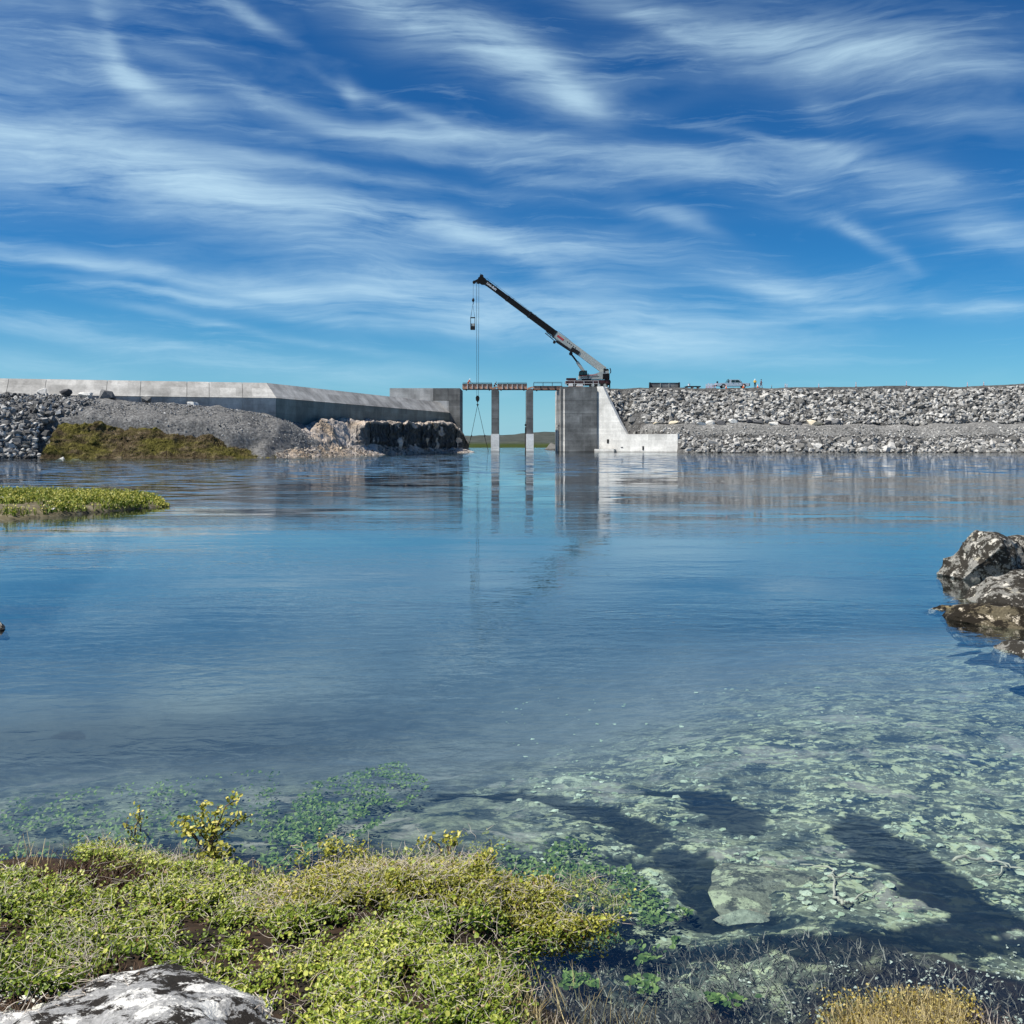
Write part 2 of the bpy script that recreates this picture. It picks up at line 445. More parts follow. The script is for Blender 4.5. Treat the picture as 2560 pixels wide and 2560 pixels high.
def stone_mat(name, lo, mid, hi, scale=1.2, obj_random=True, wet=False):
    """broken rock: tone from the stone's own tint, mottled"""
    m, nt, p = new_mat(name); g = G(nt)
    a = g.n('ShaderNodeAttribute', attribute_name='tint')
    inf = g.n('ShaderNodeObjectInfo')
    t = g.math('FRACT', g.math('ADD', a.outputs['Fac'], inf.outputs['Random'])) if obj_random else a.outputs['Fac']
    c = g.ramp(t, [(0, lo), (.5, mid), (.95, hi)])
    n = g.noise(g.world(), scale * 3, 4, .6)
    c = g.mix(1.0, c, g.ramp(n, [(.3, .72), (.7, 1.2)]), 'MULTIPLY')
    if wet:      # stones at the waterline are wet
        sp = g.n('ShaderNodeSeparateXYZ'); g.l(g.n('ShaderNodeNewGeometry').outputs['Position'], sp.inputs[0])
        c = g.mix(1.0, c, g.ramp(g.math('ADD', sp.outputs[2], g.math('MULTIPLY', n, .4)), [(.35, .42), (.60, 1.0)]), 'MULTIPLY')
    g.l(c, p.inputs['Base Color']); p.inputs['Roughness'].default_value = .9; p.inputs['Specular IOR Level'].default_value = .2
    g.bump(n, .5, .08, p)
    return m

def lichen_rock(name, base, dark, pale, scale=8.0, pale_amt=.5, dark_amt=.5, crust=(.55, .52, .40)):
    m, nt, p = new_mat(name); g = G(nt)
    w = g.world()
    n1 = g.noise(w, scale * .35, 6, .62, .3); n2 = g.noise(w, scale * 1.7, 6, .7, .4); n3 = g.noise(w, scale * 5, 4, .6)
    c = g.mix(1.0, base, g.ramp(n3, [(.3, .65), (.7, 1.3)]), 'MULTIPLY')
    n4 = g.noise(g.world((1, 1, 1), (.7, .3, .2)), scale * .45, 8, .74)
    c = g.mix(g.ramp(n4, [(.57, 0), (.62, .9)]), c, crust)
    nd = g.noise(g.world((1, 1, 1), (.2, .9, .4)), scale * .40, 9, .76)
    c = g.mix(g.ramp(nd, [(.34 + .3 * dark_amt, 1), (.37 + .3 * dark_amt, 0)]), c, dark)
    npl = g.noise(g.world((1, 1, 1), (.5, .1, .8)), scale * .55, 9, .76)
    c = g.mix(g.ramp(npl, [(.68 - .22 * pale_amt, 0), (.72 - .22 * pale_amt, 1)]), c, pale)
    g.l(c, p.inputs['Base Color']); p.inputs['Roughness'].default_value = .92; p.inputs['Specular IOR Level'].default_value = .15
    h = g.math('ADD', n2, g.math('MULTIPLY', n3, .4))
    g.bump(h, .7, .3 / scale, p)
    return m

def leaf_mat(name, lo, mid, hi, trans=.35, rough=.45):
    m, nt, p = new_mat(name); g = G(nt)
    a = g.n('ShaderNodeAttribute', attribute_name='tint')
    c = g.ramp(a.outputs['Fac'], [(0, lo), (.5, mid), (1, hi)])
    g.l(c, p.inputs['Base Color']); p.inputs['Roughness'].default_value = rough; p.inputs['Specular IOR Level'].default_value = .35
    tr = g.n('ShaderNodeBsdfTranslucent'); g.l(c, tr.inputs[0])
    mx = g.n('ShaderNodeMixShader'); mx.inputs[0].default_value = trans
    out = [n for n in nt.nodes if n.type == 'OUTPUT_MATERIAL'][0]
    g.l(p.outputs[0], mx.inputs[1]); g.l(tr.outputs[0], mx.inputs[2]); g.l(mx.outputs[0], out.inputs[0])
    return m

def tint_mat(name, lo, hi, rough=.85):
    m, nt, p = new_mat(name); g = G(nt)
    a = g.n('ShaderNodeAttribute', attribute_name='tint')
    g.l(g.ramp(a.outputs['Fac'], [(0, lo), (1, hi)]), p.inputs['Base Color']); p.inputs['Roughness'].default_value = rough
    p.inputs['Specular IOR Level'].default_value = .2
    return m

M = {}
M['conc_grey'] = concrete('weathered_grey_concrete', (.30, .30, .285), 1.0, .14)
M['conc_pale'] = concrete('pale_concrete', (.62, .61, .58), .7, .05)
M['conc_fresh'] = concrete('fresh_white_concrete', (.72, .71, .67), .5, .03)
M['conc_white'] = concrete('bleached_pier_foot', (.86, .85, .80), .25, .02)
M['conc_wall'] = concrete('dam_wall_concrete', (.53, .52, .49), .85, .08)
M['conc_teal'] = concrete('dark_teal_wall_concrete', (.20, .235, .222), .6, .16)  # darker, greener concrete for the second section's lower panels
M['stone'] = stone_mat('quarried_stone', (.10, .098, .092), (.265, .26, .245), (.50, .49, .46), wet=True)
M['stone_dark'] = stone_mat('dark_quarried_stone', (.06, .06, .06), (.17, .17, .166), (.46, .455, .435), wet=True)
M['gravel'] = stone_mat('crushed_gravel_stone', (.12, .12, .12), (.24, .24, .235), (.42, .42, .41), 3.0)
M['steel_dark'] = simple('dark_steel', (.014, .014, .015), .6, 0, .3, spec=.25)
M['steel_grey'] = simple('grey_painted_steel', (.42, .44, .40), .45, 0, .12)
M['steel_white'] = simple('white_painted_steel', (.74, .74, .72), .45, 0, .08)
M['black_paint'] = simple('black_boom_paint', (.008, .008, .009), .7, 0, .2, spec=.15)
M['red_brown'] = simple('primed_brown_steel', (.50, .265, .17), .7, 0, .3, 2.0)
M['red_dark'] = simple('dark_red_paint', (.055, .014, .014), .5, 0, .3)
M['red'] = simple('red_paint', (.45, .06, .06), .5)
M['glass'] = simple('cab_glass', (.01, .03, .032), .08, 0, .1)
M['tyre'] = simple('tyre_rubber', (.018, .018, .018), .85)
M['orange'] = simple('orange_plastic', (.85, .18, .05), .55, 0, .08)
M['pink'] = simple('faded_pink_plastic', (.80, .32, .38), .55, 0, .08)
M['white_cap'] = simple('white_plastic', (.80, .80, .80), .4, 0, .03)
M['yellow'] = simple('yellow_vest_cloth', (.80, .50, .06), .8, 0, .1)
M['navy'] = simple('navy_cloth', (.015, .018, .03), .9, 0, .2)
M['maroon'] = simple('maroon_cloth', (.16, .025, .03), .9, 0, .2)
M['orange_cloth'] = simple('orange_work_cloth', (.75, .16, .04), .85, 0, .12)
M['skin'] = simple('skin', (.48, .29, .21), .6, 0, .08)
M['car'] = simple('silver_car_paint', (.62, .64, .66), .22, .35, .04)
M['blue'] = simple('blue_painted_steel', (.03, .10, .22), .5)
# ------------------------------------------------------------------ water, lake bed, far land
# water surface: clear water seen through at steep angles, mirror-like at grazing ones
def water_material():
    m = bpy.data.materials.new('lake_water'); m.use_nodes = True
    nt = m.node_tree; nt.nodes.clear(); g = G(nt)
    out = g.n('ShaderNodeOutputMaterial')
    geo = g.n('ShaderNodeNewGeometry'); sepp = g.n('ShaderNodeSeparateXYZ'); g.l(geo.outputs['Position'], sepp.inputs[0])
    # ripples run across the view; patches of breeze roughen the water
    r1 = g.noise(g.world((.55, 1.0, 1), (0, 0, .12)), 7.0, 3, .55, .6)
    r2 = g.noise(g.world((.45, 1.0, 1), (0, 0, -.2)), 2.2, 3, .5, .5)
    r3 = g.noise(g.world((.35, 1.0, 1), (0, 0, .05)), .55, 3, .5, .4)
    patch = g.ramp(g.noise(g.world((.25, 1.0, 1), (0, 0, .1)), .16, 3, .55), [(.42, .18), (.60, 1.0)])
    wind = g.ramp(g.noise(g.world((.25, 1, 1)), .03, 3, .6), [(.45, 0), (.60, 1)])
    # open breezy belt in front of the rockfill dam
    calm = g.ramp(g.math('MULTIPLY_ADD', sepp.outputs[0], .01, .5), [(.36, 1), (.40, .75), (.60, .75), (.70, 1)])
    edge = g.noise(g.world((.12, 1, 1)), .045, 3, .55)
    belt = g.math('MULTIPLY', g.ramp(g.math('ADD', g.math('MULTIPLY', sepp.outputs[1], .005), g.math('MULTIPLY_ADD', edge, .22, -.11)), [(.10, .03), (.20, .10), (.29, .22), (.36, 1), (.78, 1), (.95, .45)]), calm)
    lee = g.math('MULTIPLY', g.ramp(g.math('MULTIPLY', sepp.outputs[1], .005), [(.10, 0), (.16, .30), (.33, .42), (.40, 0)]), g.ramp(g.math('MULTIPLY_ADD', sepp.outputs[0], .01, .5), [(.33, 1), (.43, 0)]))
    belt = g.math('ADD', belt, lee)
    h = g.math('MULTIPLY_ADD', r1, .0048, g.math('MULTIPLY', r2, .009))
    h = g.math('MULTIPLY', h, patch)
    h = g.math('ADD', h, g.math('MULTIPLY', r3, g.math('MULTIPLY_ADD', belt, .02, .006)))
    b = g.n('ShaderNodeBump'); b.inputs['Strength'].default_value = 1.0; b.inputs['Distance'].default_value = 1.0
    g.l(h, b.inputs['Height'])
    # unresolved wavelets on the far water tilt the mirror normal
    wv = g.n('ShaderNodeTexNoise'); wv.inputs['Scale'].default_value = 1.4; wv.inputs['Detail'].default_value = 3; g.l(g.world((.4, 1.0, 1)), wv.inputs['Vector'])
    c0 = g.n('ShaderNodeVectorMath', operation='SUBTRACT'); g.l(wv.outputs['Color'], c0.inputs[0]); c0.inputs[1].default_value = (.5, .53, .5)
    c1 = g.n('ShaderNodeVectorMath', operation='MULTIPLY'); g.l(c0.outputs[0], c1.inputs[0]); c1.inputs[1].default_value = (.25, .75, 0)
    c2 = g.n('ShaderNodeVectorMath', operation='SCALE'); g.l(c1.outputs[0], c2.inputs[0]); g.l(belt, c2.inputs['Scale'])
    c3 = g.n('ShaderNodeVectorMath', operation='ADD'); g.l(c2.outputs[0], c3.inputs[0]); c3.inputs[1].default_value = (0, 0, 1)
    c4 = g.n('ShaderNodeVectorMath', operation='NORMALIZE'); g.l(c3.outputs[0], c4.inputs[0]); g.l(c4.outputs[0], b.inputs['Normal'])
    fr = g.n('ShaderNodeFresnel'); fr.inputs['IOR'].default_value = 1.68; g.l(b.outputs[0], fr.inputs['Normal'])
    gl = g.n('ShaderNodeBsdfGlossy'); gl.inputs['Roughness'].default_value = .02; gl.inputs['Color'].default_value = (.96, .98, 1, 1); g.l(b.outputs[0], gl.inputs['Normal'])
    tr = g.n('ShaderNodeBsdfTransparent'); tr.inputs['Color'].default_value = (.81, .915, .945, 1)
    mx = g.n('ShaderNodeMixShader'); g.l(fr.outputs[0], mx.inputs[0]); g.l(tr.outputs[0], mx.inputs[1]); g.l(gl.outputs[0], mx.inputs[2])
    g.l(mx.outputs[0], out.inputs['Surface'])
    va = g.n('ShaderNodeVolumeAbsorption'); va.inputs['Color'].default_value = (.36, .66, .78, 1); va.inputs['Density'].default_value = .10
    g.l(va.outputs[0], out.inputs['Volume'])
    return m
M['water'] = water_material()
mesh_obj('lake_water', [(-900, -40, 0), (900, -40, 0), (900, 520, 0), (-900, 520, 0)], [(0, 1, 2, 3)], M['water'])
tag(bpy.data.objects['lake_water'], kind='structure')

def bed_far_mat():
    m, nt, p = new_mat('lake_bed_mud'); g = G(nt)
    n = g.noise(g.world(), .4, 4)
    g.l(g.ramp(n, [(.3, (.11, .12, .122)), (.7, (.165, .17, .17))]), p.inputs['Base Color']); p.inputs['Roughness'].default_value = 1
    return m
M['bed_far'] = bed_far_mat()
tag(mesh_obj('ground', [(-9000, -600, -3.2), (9000, -600, -3.2), (9000, 11000, -3.2), (-9000, 11000, -3.2)], [(0, 1, 2, 3)], M['bed_far']), kind='structure')

# far tundra beyond the sluice: one terrain sheet out to the horizon
def far_land():
    D = np.concatenate([np.linspace(380, 520, 12), np.linspace(540, 1600, 50), np.geomspace(1650, 9000, 30)])
    U = np.linspace(-.75, .75, 260)
    DD, UU = np.meshgrid(D, U, indexing='ij')
    XX = UU * DD
    shore = 418 + 12 * fbm(XX / 60, XX * 0, seed=3)
    z = np.where(DD < shore, -1.5 * np.clip((shore - DD) / 10, 0, 1), 0)
    t = np.clip((DD - shore) / 300, 0, 1)
    z = z + t * 2.0
    z = z + sstep(620, 1500, DD) * (13.5 + 7 * fbm(XX / 330, DD / 500, seed=5, octv=4)) + sstep(700, 1400, DD) * 2.2 * fbm(XX / 60, DD / 90, seed=8)
    z = z + sstep(1700, 4500, DD) * (9 + 14 * fbm(XX / 900, DD / 1500, seed=9))
    z = z + t * .5 * fbm(XX / 14, DD / 14, seed=12)
    m, nt, p = new_mat('tundra'); g = G(nt)
    geo = g.n('ShaderNodeNewGeometry'); sp = g.n('ShaderNodeSeparateXYZ'); g.l(geo.outputs['Position'], sp.inputs[0])
    n = g.noise(g.world((.4, 1, 1)), .02, 5, .6); n2 = g.noise(g.world((.5, 1, 1)), .15, 4, .6)
    grass = g.ramp(n2, [(.3, (.022, .034, .004)), (.7, (.05, .065, .010))])
    rock = g.ramp(n2, [(.35, (.018, .026, .017)), (.62, (.085, .09, .08))])
    f = g.ramp(g.math('ADD', g.math('MULTIPLY', sp.outputs[1], .001), g.math('MULTIPLY', n, .35)), [(.78, 0), (.90, 1)])
    g.l(g.mix(f, grass, rock), p.inputs['Base Color']); p.inputs['Roughness'].default_value = 1; p.inputs['Specular IOR Level'].default_value = .1
    o = mesh_obj('tundra_hills', np.stack([XX, DD, z], -1).reshape(-1, 3), grid_faces(len(D), len(U))[:, ::-1], m, smooth=True)
    tag(o, kind='structure')
far_land()

# ------------------------------------------------------------------ rockfill dam on the right
STONES = [hull_stone(100 + k, 10 + k % 4, (1.1, .8, .62), .6) for k in range(14)]
WING_A, WING_B = (X(1492, 214), 214.0), (X(1694, 202), 202.0)     # plan of the wing wall's foot
def wing_D(x):
    t = (x - WING_A[0]) / (WING_B[0] - WING_A[0]); return WING_A[1] + t * (WING_B[1] - WING_A[1])
def wing_top(x):
    # wall top height along the wing
    return np.interp(x, [WING_A[0] - 1, WING_A[0] + .9, X(1567, 209.5), 60], [13.75, 13.75, 3.72, 3.72])

CREST_Z = 13.75
def dam_z(x, D):
    """surface of the rockfill: lower slope, berm, upper slope, crest"""
    x = np.asarray(x, float); D = np.asarray(D, float)
    wob = .5 * fbm(x / 9, D / 30, seed=21) + .25 * fbm(x / 3, D / 5, seed=22)
    z = np.interp(D, [190, 199.2, 206.5, 209.2, 219.3, 229, 250], [-5.5, -.15, 5.35, 5.75, CREST_Z, CREST_Z, -1])
    crest = sstep(218.2, 219.6, D)
    bump = .12 * fbm(x / 4, x * 0, seed=27) * sstep(217, 219.2, D) + np.interp(x, [60, 80, 88, 96, 104, 112, 140], [0, .35, .35, .1, .55, .9, .9]) * sstep(216, 219.5, D)
    z = z + wob * (1 - crest) * sstep(197, 200, D) * .8 + bump
    behind = np.where(x < WING_B[0], np.minimum(z, wing_top(x) - .15 + np.clip(D - wing_D(x) - .3, 0, 50) * .95), z)
    z = np.where(x < WING_B[0], np.where(D < wing_D(x) + .95, -3.0, behind), z)
    return z

def rock_dam():
    root = empty('rockfill_dam', (60, 205, 0), 'long grey rockfill dam of piled broken stone with flat crest and berm', 'dam')
    m, nt, p = new_mat('rockfill_fines'); g = G(nt)
    n = g.noise(g.world(), 1.3, 5, .65); n2 = g.noise(g.world(), .18, 3)
    c = g.ramp(n, [(.35, (.022, .022, .022)), (.7, (.13, .13, .127))])
    c = g.mix(g.ramp(n2, [(.5, 0), (.7, .12)]), c, (.16, .13, .10))
    g.l(c, p.inputs['Base Color']); p.inputs['Roughness'].default_value = 1; g.bump(n, .8, .3, p)
    xs = np.linspace(17.2, 150, 300); Ds = np.concatenate([np.linspace(192, 221, 74), np.linspace(222, 250, 10)])
    XX, DD = np.meshgrid(xs, Ds, indexing='ij')
    z = dam_z(XX, DD)
    mesh_obj('core', np.stack([XX, DD, z], -1).reshape(-1, 3), grid_faces(len(xs), len(Ds)), m, root, smooth=True)
    # gravelled bench at mid-height
    mg, ntg, pg = new_mat('bench_gravel'); gg = G(ntg)
    ng = gg.noise(gg.world(), 2.6, 6, .7); ng2 = gg.noise(gg.world((.3, 1, 1)), .25, 4)
    cg = gg.ramp(ng, [(.32, (.06, .06, .058)), (.5, (.17, .168, .16)), (.7, (.36, .355, .335))])
    gg.l(gg.mix(1.0, cg, gg.ramp(ng2, [(.3, .75), (.7, 1.2)]), 'MULTIPLY'), pg.inputs['Base Color']); pg.inputs['Roughness'].default_value = 1; gg.bump(ng, .9, .25, pg)
    Db = np.linspace(203.0, 209.6, 26); XB, DB = np.meshgrid(xs, Db, indexing='ij')
    zb = dam_z(XB, DB) + .14 - .5 * (1 - sstep(203.0, 204.4, DB)) - .5 * sstep(208.6, 209.6, DB) + .10 * fbm(XB / 1.5, DB / 1.5, seed=25)
    mesh_obj('bench_gravel', np.stack([XB, DB, zb], -1).reshape(-1, 3), grid_faces(len(xs), len(Db)), mg, root, smooth=True)
    r = np.random.default_rng(5)
    pts, sz = [], []
    def scatter(n, x0, x1, D0, D1, s0, s1, keep=None):
        x = r.uniform(x0, x1, n); D = r.uniform(D0, D1, n); s = s0 + (s1 - s0) * r.beta(1.6, 2.6, n)
        ok = np.ones(n, bool)
        inw = x < WING_B[0] + .6
        ok &= ~(inw & (D < wing_D(x) + .75))
        if keep is not None: ok &= keep(x, D)
        z = dam_z(x, D) + s * .22 - .30 * sstep(217.2, 218.6, D)
        for a in np.nonzero(ok)[0]:
            pts.append((x[a], D[a], z[a])); sz.append(s[a])
    scatter(4700, 18.5, 128, 209.4, 218.7, .36, .84, lambda x, D: ~((x < 27) & (D < 212.6)))
    scatter(1900, 29, 128, 198.4, 202.6, .40, .92)
    scatter(1300, 20, 128, 202.2, 206.0, .20, .42)
    scatter(5200, 18, 128, 202.8, 212.5, .08, .24)
    scatter(70, 24, 128, 209.6, 217, .85, 1.25)
    scatter(60, 30, 128, 198.6, 202.2, .9, 1.35)
    scatter(700, 19, 128, 218.4, 219.9, .08, .24)
    pts = np.array(pts); sz = np.array(sz)
    # leave the berm's named boulders room
    vis = np.abs(pts[:, 0] / pts[:, 1]) < .51
    score = np.where(vis, sz / pts[:, 1], 0)
    order = np.argsort(-score); big, rest = order[:300], order[300:]
    pool = []
    for k, (V, F) in enumerate(STONES):
        me = bpy.data.meshes.new('stone'); me.from_pydata([tuple(v) for v in V], [], [tuple(f) for f in F]); me.update()
        a = me.attributes.new('tint', 'FLOAT', 'POINT'); a.data.foreach_set('value', np.full(len(V), k / 14.0, np.float32))
        me.materials.append(M['stone']); pool.append(me)
    rl = Vector(root.location)
    for k, i in enumerate(big):
        o = bpy.data.objects.new('stone', pool[r.integers(len(pool))])
        o.matrix_local = Matrix.Translation(Vector(pts[i]) - rl) @ Matrix(rand_rot(r, .45).tolist()).to_4x4() @ Matrix.Diagonal((sz[i],) * 3 + (1,))
        col.objects.link(o); o.parent = root
    V, F, T = merge_stones(STONES, pts[rest], sz[rest], r, .05, 1.0, tilt=.45)
    o = mesh_obj('small_stones', V, F, M['stone'], root, attr=T); o['kind'] = 'stuff'
    return root
DAM = rock_dam()

def loose_boulder(name, px, py_base, D, w, h, seed, mat, label, group=None, dpt=.8, z=None, cat='boulder', sub=2, sink=.12):
    """angular boulder standing on the ground: photo column, ground height at its depth, size in m"""
    V, F = hull_stone(seed, 18, (1, .9, .8))
    lo, hi = V.min(0), V.max(0)
    V = (V - lo) / (hi - lo) - np.array([.5, .5, 0])
    V = V * np.array([w, w * dpt, h])
    x = X(px, D)
    if z is None: z = Zp(py_base, D)
    o = mesh_obj(name, V, F, mat, attr=np.full(len(V), (seed * .37) % 1))
    o.location = (x, D, z - sink * h)
    return tag(o, label, cat, group)

M['stone_tan'] = stone_mat('tan_stone', (.50, .43, .31), (.58, .51, .38), (.66, .60, .48), obj_random=False)
M['stone_black'] = stone_mat('blackish_stone', (.05, .05, .055), (.09, .09, .095), (.15, .15, .15), obj_random=False)
M['stone_white'] = stone_mat('whitish_stone', (.55, .54, .50), (.63, .62, .58), (.72, .71, .66), obj_random=False)
bD = 208.0
def bz(px): return float(dam_z(X(px, bD), bD))
loose_boulder('boulder', 2037, 0, bD, 3.2, 1.35, 7, M['stone_tan'], 'large pale tan boulder lying on the berm of the rockfill dam', z=bz(2037))
loose_boulder('boulder', 2092, 0, bD, 2.3, 1.45, 8, M['stone_black'], 'dark wedge-shaped boulder beside a rounder one on the rockfill berm', z=bz(2092))
loose_boulder('boulder', 2071, 0, bD, 2.0, 1.0, 9, M['stone_black'], 'low dark boulder between the tan boulder and the dark wedge-shaped one', z=bz(2071))
loose_boulder('boulder', 2172, 0, bD, 1.1, .85, 10, M['stone_black'], 'small black boulder standing alone on the berm beyond the dark wedge', z=bz(2172))
for k, (px, w, h, mk) in enumerate([(1640, 1.3, .6, 'stone_tan'), (1684, 1.9, .95, 'stone_tan'), (1752, 2.2, .9, 'stone_white'), (1775, 2.0, 1.1, 'stone_white'), (1800, 1.9, 1.2, 'stone_black'),
                                  (1832, 2.0, 1.1, 'stone_white'), (1874, 1.6, 1.0, 'stone_black'), (1893, 2.2, 1.0, 'stone_black'), (1934, 2.1, .9, 'stone_white'), (1960, 2.4, 1.0, 'stone_black'), (1996, 1.5, .8, 'stone_black')]):
    shade = {'stone_tan': 'tan', 'stone_white': 'whitish', 'stone_black': 'dark'}[mk]
    nth = ('first', 'second', 'third', 'fourth', 'fifth', 'sixth', 'seventh', 'eighth', 'ninth', 'tenth', 'eleventh')[k]
    loose_boulder('boulder', px, 0, bD, w, h, 30 + k, M[mk], '%s boulder, %s along the berm row counted from the wing wall' % (shade, nth), 'row of boulders along the berm', z=bz(px))

# ------------------------------------------------------------------ concrete works
def panel(root, A, B, t0, t1, z00, z01, z10, z11, thick, mat, name='panel', gap=.035, out=0.0, lean0=0.0, lean1=0.0):
    """a cast panel between plan points A-B (fractions t0..t1): bottom z00/z10 (at t0/t1), top z01/z11; front faces the camera side;
       lean0/lean1: how far bottom/top sit back from the front line"""
    A, B = Vector((*A, 0)), Vector((*B, 0)); d = B - A; L = d.length; d.normalize()
    n = Vector((d.y, -d.x, 0))
    if n.y > 0: n = -n
    a, b = t0 * L + gap / 2, t1 * L - gap / 2
    pts = [A + d * a + Vector((0, 0, z00 + gap / 2)) - n * lean0, A + d * b + Vector((0, 0, z10 + gap / 2)) - n * lean0,
           A + d * b + Vector((0, 0, z11 - gap / 2)) - n * lean1, A + d * a + Vector((0, 0, z01 - gap / 2)) - n * lean1]
    pts = [p + n * out for p in pts]
    return MB().prism(pts, -n * thick).build(name, mat, root)

def t_at(px, A, B):
    """fraction along A-B where the sight line through photo column px crosses it"""
    k = (px - 1280) / FPX
    return (k * A[1] - A[0]) / ((B[0] - A[0]) - k * (B[1] - A[1]))

# the long low wall on the left: a flared section, then a section running back to the sluice
WZ0, WZB, WZT = 1.2, 8.5, 10.85
WA, WC, WE = (-98.0, 130.5), (X(690, 150), 150.0), (X(1128, 223), 223.0)
def long_wall():
    root = empty('dam_wall', (WC[0], WC[1], WZ0), 'long low concrete wall with sloping top behind the gravel bank', 'wall')
    def unit(a, b):
        v = Vector((b[0] - a[0], b[1] - a[1])); L = v.length; v.normalize(); n = Vector((v.y, -v.x)); n = -n if n.y > 0 else n
        return v, n, L
    v1, n1, L1 = unit(WA, WC); v2, n2, L2 = unit(WC, WE)
    back = 2.3
    def miter(h):          # corner of the two top edges, h back from the front lines
        p = Vector(WC) - n1 * h
        q = Vector(WC) - n2 * h
        # intersect p+s*v1 with q+t*v2
        den = v1.x * v2.y - v1.y * v2.x
        s = ((q.x - p.x) * v2.y - (q.y - p.y) * v2.x) / den
        return p + v1 * s
    mc = miter(back)
    core = MB()
    c0, c1 = Vector(WA) - n1 * .25, Vector(WE) - n2 * .25
    mi, mo = miter(.25), miter(back + .35)
    e0, e1 = Vector(WA) - n1 * (back + .35), Vector(WE) - n2 * (back + .35)
    for (a, b, c, d_) in ((c0, mi, mo, e0), (mi, c1, e1, mo)):
        core.prism([(a.x, a.y, 0), (b.x, b.y, 0), (c.x, c.y, 0), (d_.x, d_.y, 0)], (0, 0, WZB - .05))
    core.build('core', M['conc_wall'], root)
    for (a, b, ta, tb, n) in ((Vector(WA), Vector(WC), Vector(WA) - n1 * back, mc, n1), (Vector(WC), Vector(WE), mc, Vector(WE) - n2 * back, n2)):
        MB().prism([(p_.x - n.x * .2, p_.y - n.y * .2, z_) for p_, z_ in ((a, WZB - .04), (b, WZB - .04), (tb, WZT - .16), (ta, WZT - .16))], (-n.x * .12, -n.y * .12, -.1)).build('sloping_core', M['conc_wall'], root)
    cuts1 = [0] + [t_at(p, WA, WC) for p in (15, 110, 265, 350, 467, 523, 607)] + [1]
    cuts2 = [0] + [t_at(p, WC, WE) for p in (740, 808, 876, 914, 954, 994, 1044, 1090)] + [1]
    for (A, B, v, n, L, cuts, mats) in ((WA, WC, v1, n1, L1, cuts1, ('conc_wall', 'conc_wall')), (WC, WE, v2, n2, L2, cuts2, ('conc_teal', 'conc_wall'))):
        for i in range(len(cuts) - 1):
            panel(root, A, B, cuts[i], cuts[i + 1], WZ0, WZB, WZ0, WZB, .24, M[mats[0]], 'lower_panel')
            # sloping panel, mitred at the corner
            a = Vector(A) + v * (cuts[i] * L + .03); b = Vector(A) + v * (cuts[i + 1] * L - .03)
            ta, tb = a - n * back, b - n * back
            if (A is WA and i == len(cuts) - 2): tb = mc - v * .03
            if (A is WC and i == 0): ta = mc + v * .03
            a, b = a + n * .06, b + n * .06
            MB().prism([(a.x, a.y, WZB + .03), (b.x, b.y, WZB + .03), (tb.x, tb.y, WZT), (ta.x, ta.y, WZT)], (-n.x * .35, -n.y * .35, -.12)).build('sloping_panel', M[mats[1]], root)
long_wall()

AB = 222.0
def left_abutment():
    x0, x1 = X(974, AB), X(1150, AB)
    root = empty('abutment', (x1, AB, 0), 'tall grey concrete abutment where the long wall meets the first gate bay', 'abutment')
    MB().box(x0 + .05, x1 - .25, AB + .3, AB + 12, -2, 13.70).build('core', M['conc_grey'], root)
    A, B = (x0, AB), (x1, AB)
    xs = [974, 1083, 1122, 1142, 1150]; zs = [-1.0, 3.2, 6.5, Zp(1002, AB), 13.85]
    for j in range(4):
        for i in range(4):
            m = M['conc_pale'] if (i == 0 and j == 3) or (i == 1 and j in (1, 2)) else M['conc_grey']
            panel(root, A, B, t_at(xs[i], A, B), t_at(xs[i + 1], A, B), zs[j], zs[j + 1], zs[j], zs[j + 1], .28, m)
    for j in range(4):      # the side towards the gate bay
        MB().box(x1 - .22, x1 - .01, AB + .32, AB + 6, zs[j] + .02, zs[j + 1] - .02).build('side_panel', M['conc_grey'], root)
        MB().box(x1 - .22, x1 + .02, AB + 6.04, AB + 12, zs[j] + .02, zs[j + 1] - .02).build('side_panel', M['conc_grey'], root)
left_abutment()

PD = 214.0
PIER_Y = [974, 992, 1008, 1046, 1084.5, 1121, 1150]
def pier(px0, px1, label):
    x0, x1 = X(px0, PD), X(px1, PD)
    root = empty('pier', ((x0 + x1) / 2, PD, 0), label, 'pier', 'gate piers')
    for j in range(len(PIER_Y) - 1):
        pale = j >= 4
        e = .10 if pale else 0
        z1, z0 = Zp(PIER_Y[j], PD) - .02, Zp(PIER_Y[j + 1], PD) + .02
        MB().box(x0 - e, x1 + e, PD - e, PD + 10 + e, z0, z1).build('base_lift' if pale else 'lift', M['conc_white'] if pale else M['conc_grey'], root)
    return root
pier(1228.5, 1246.5, 'slim concrete pier nearer the long wall, white at its foot')
pier(1316.5, 1333, 'slim concrete pier nearer the crane, white at its foot')

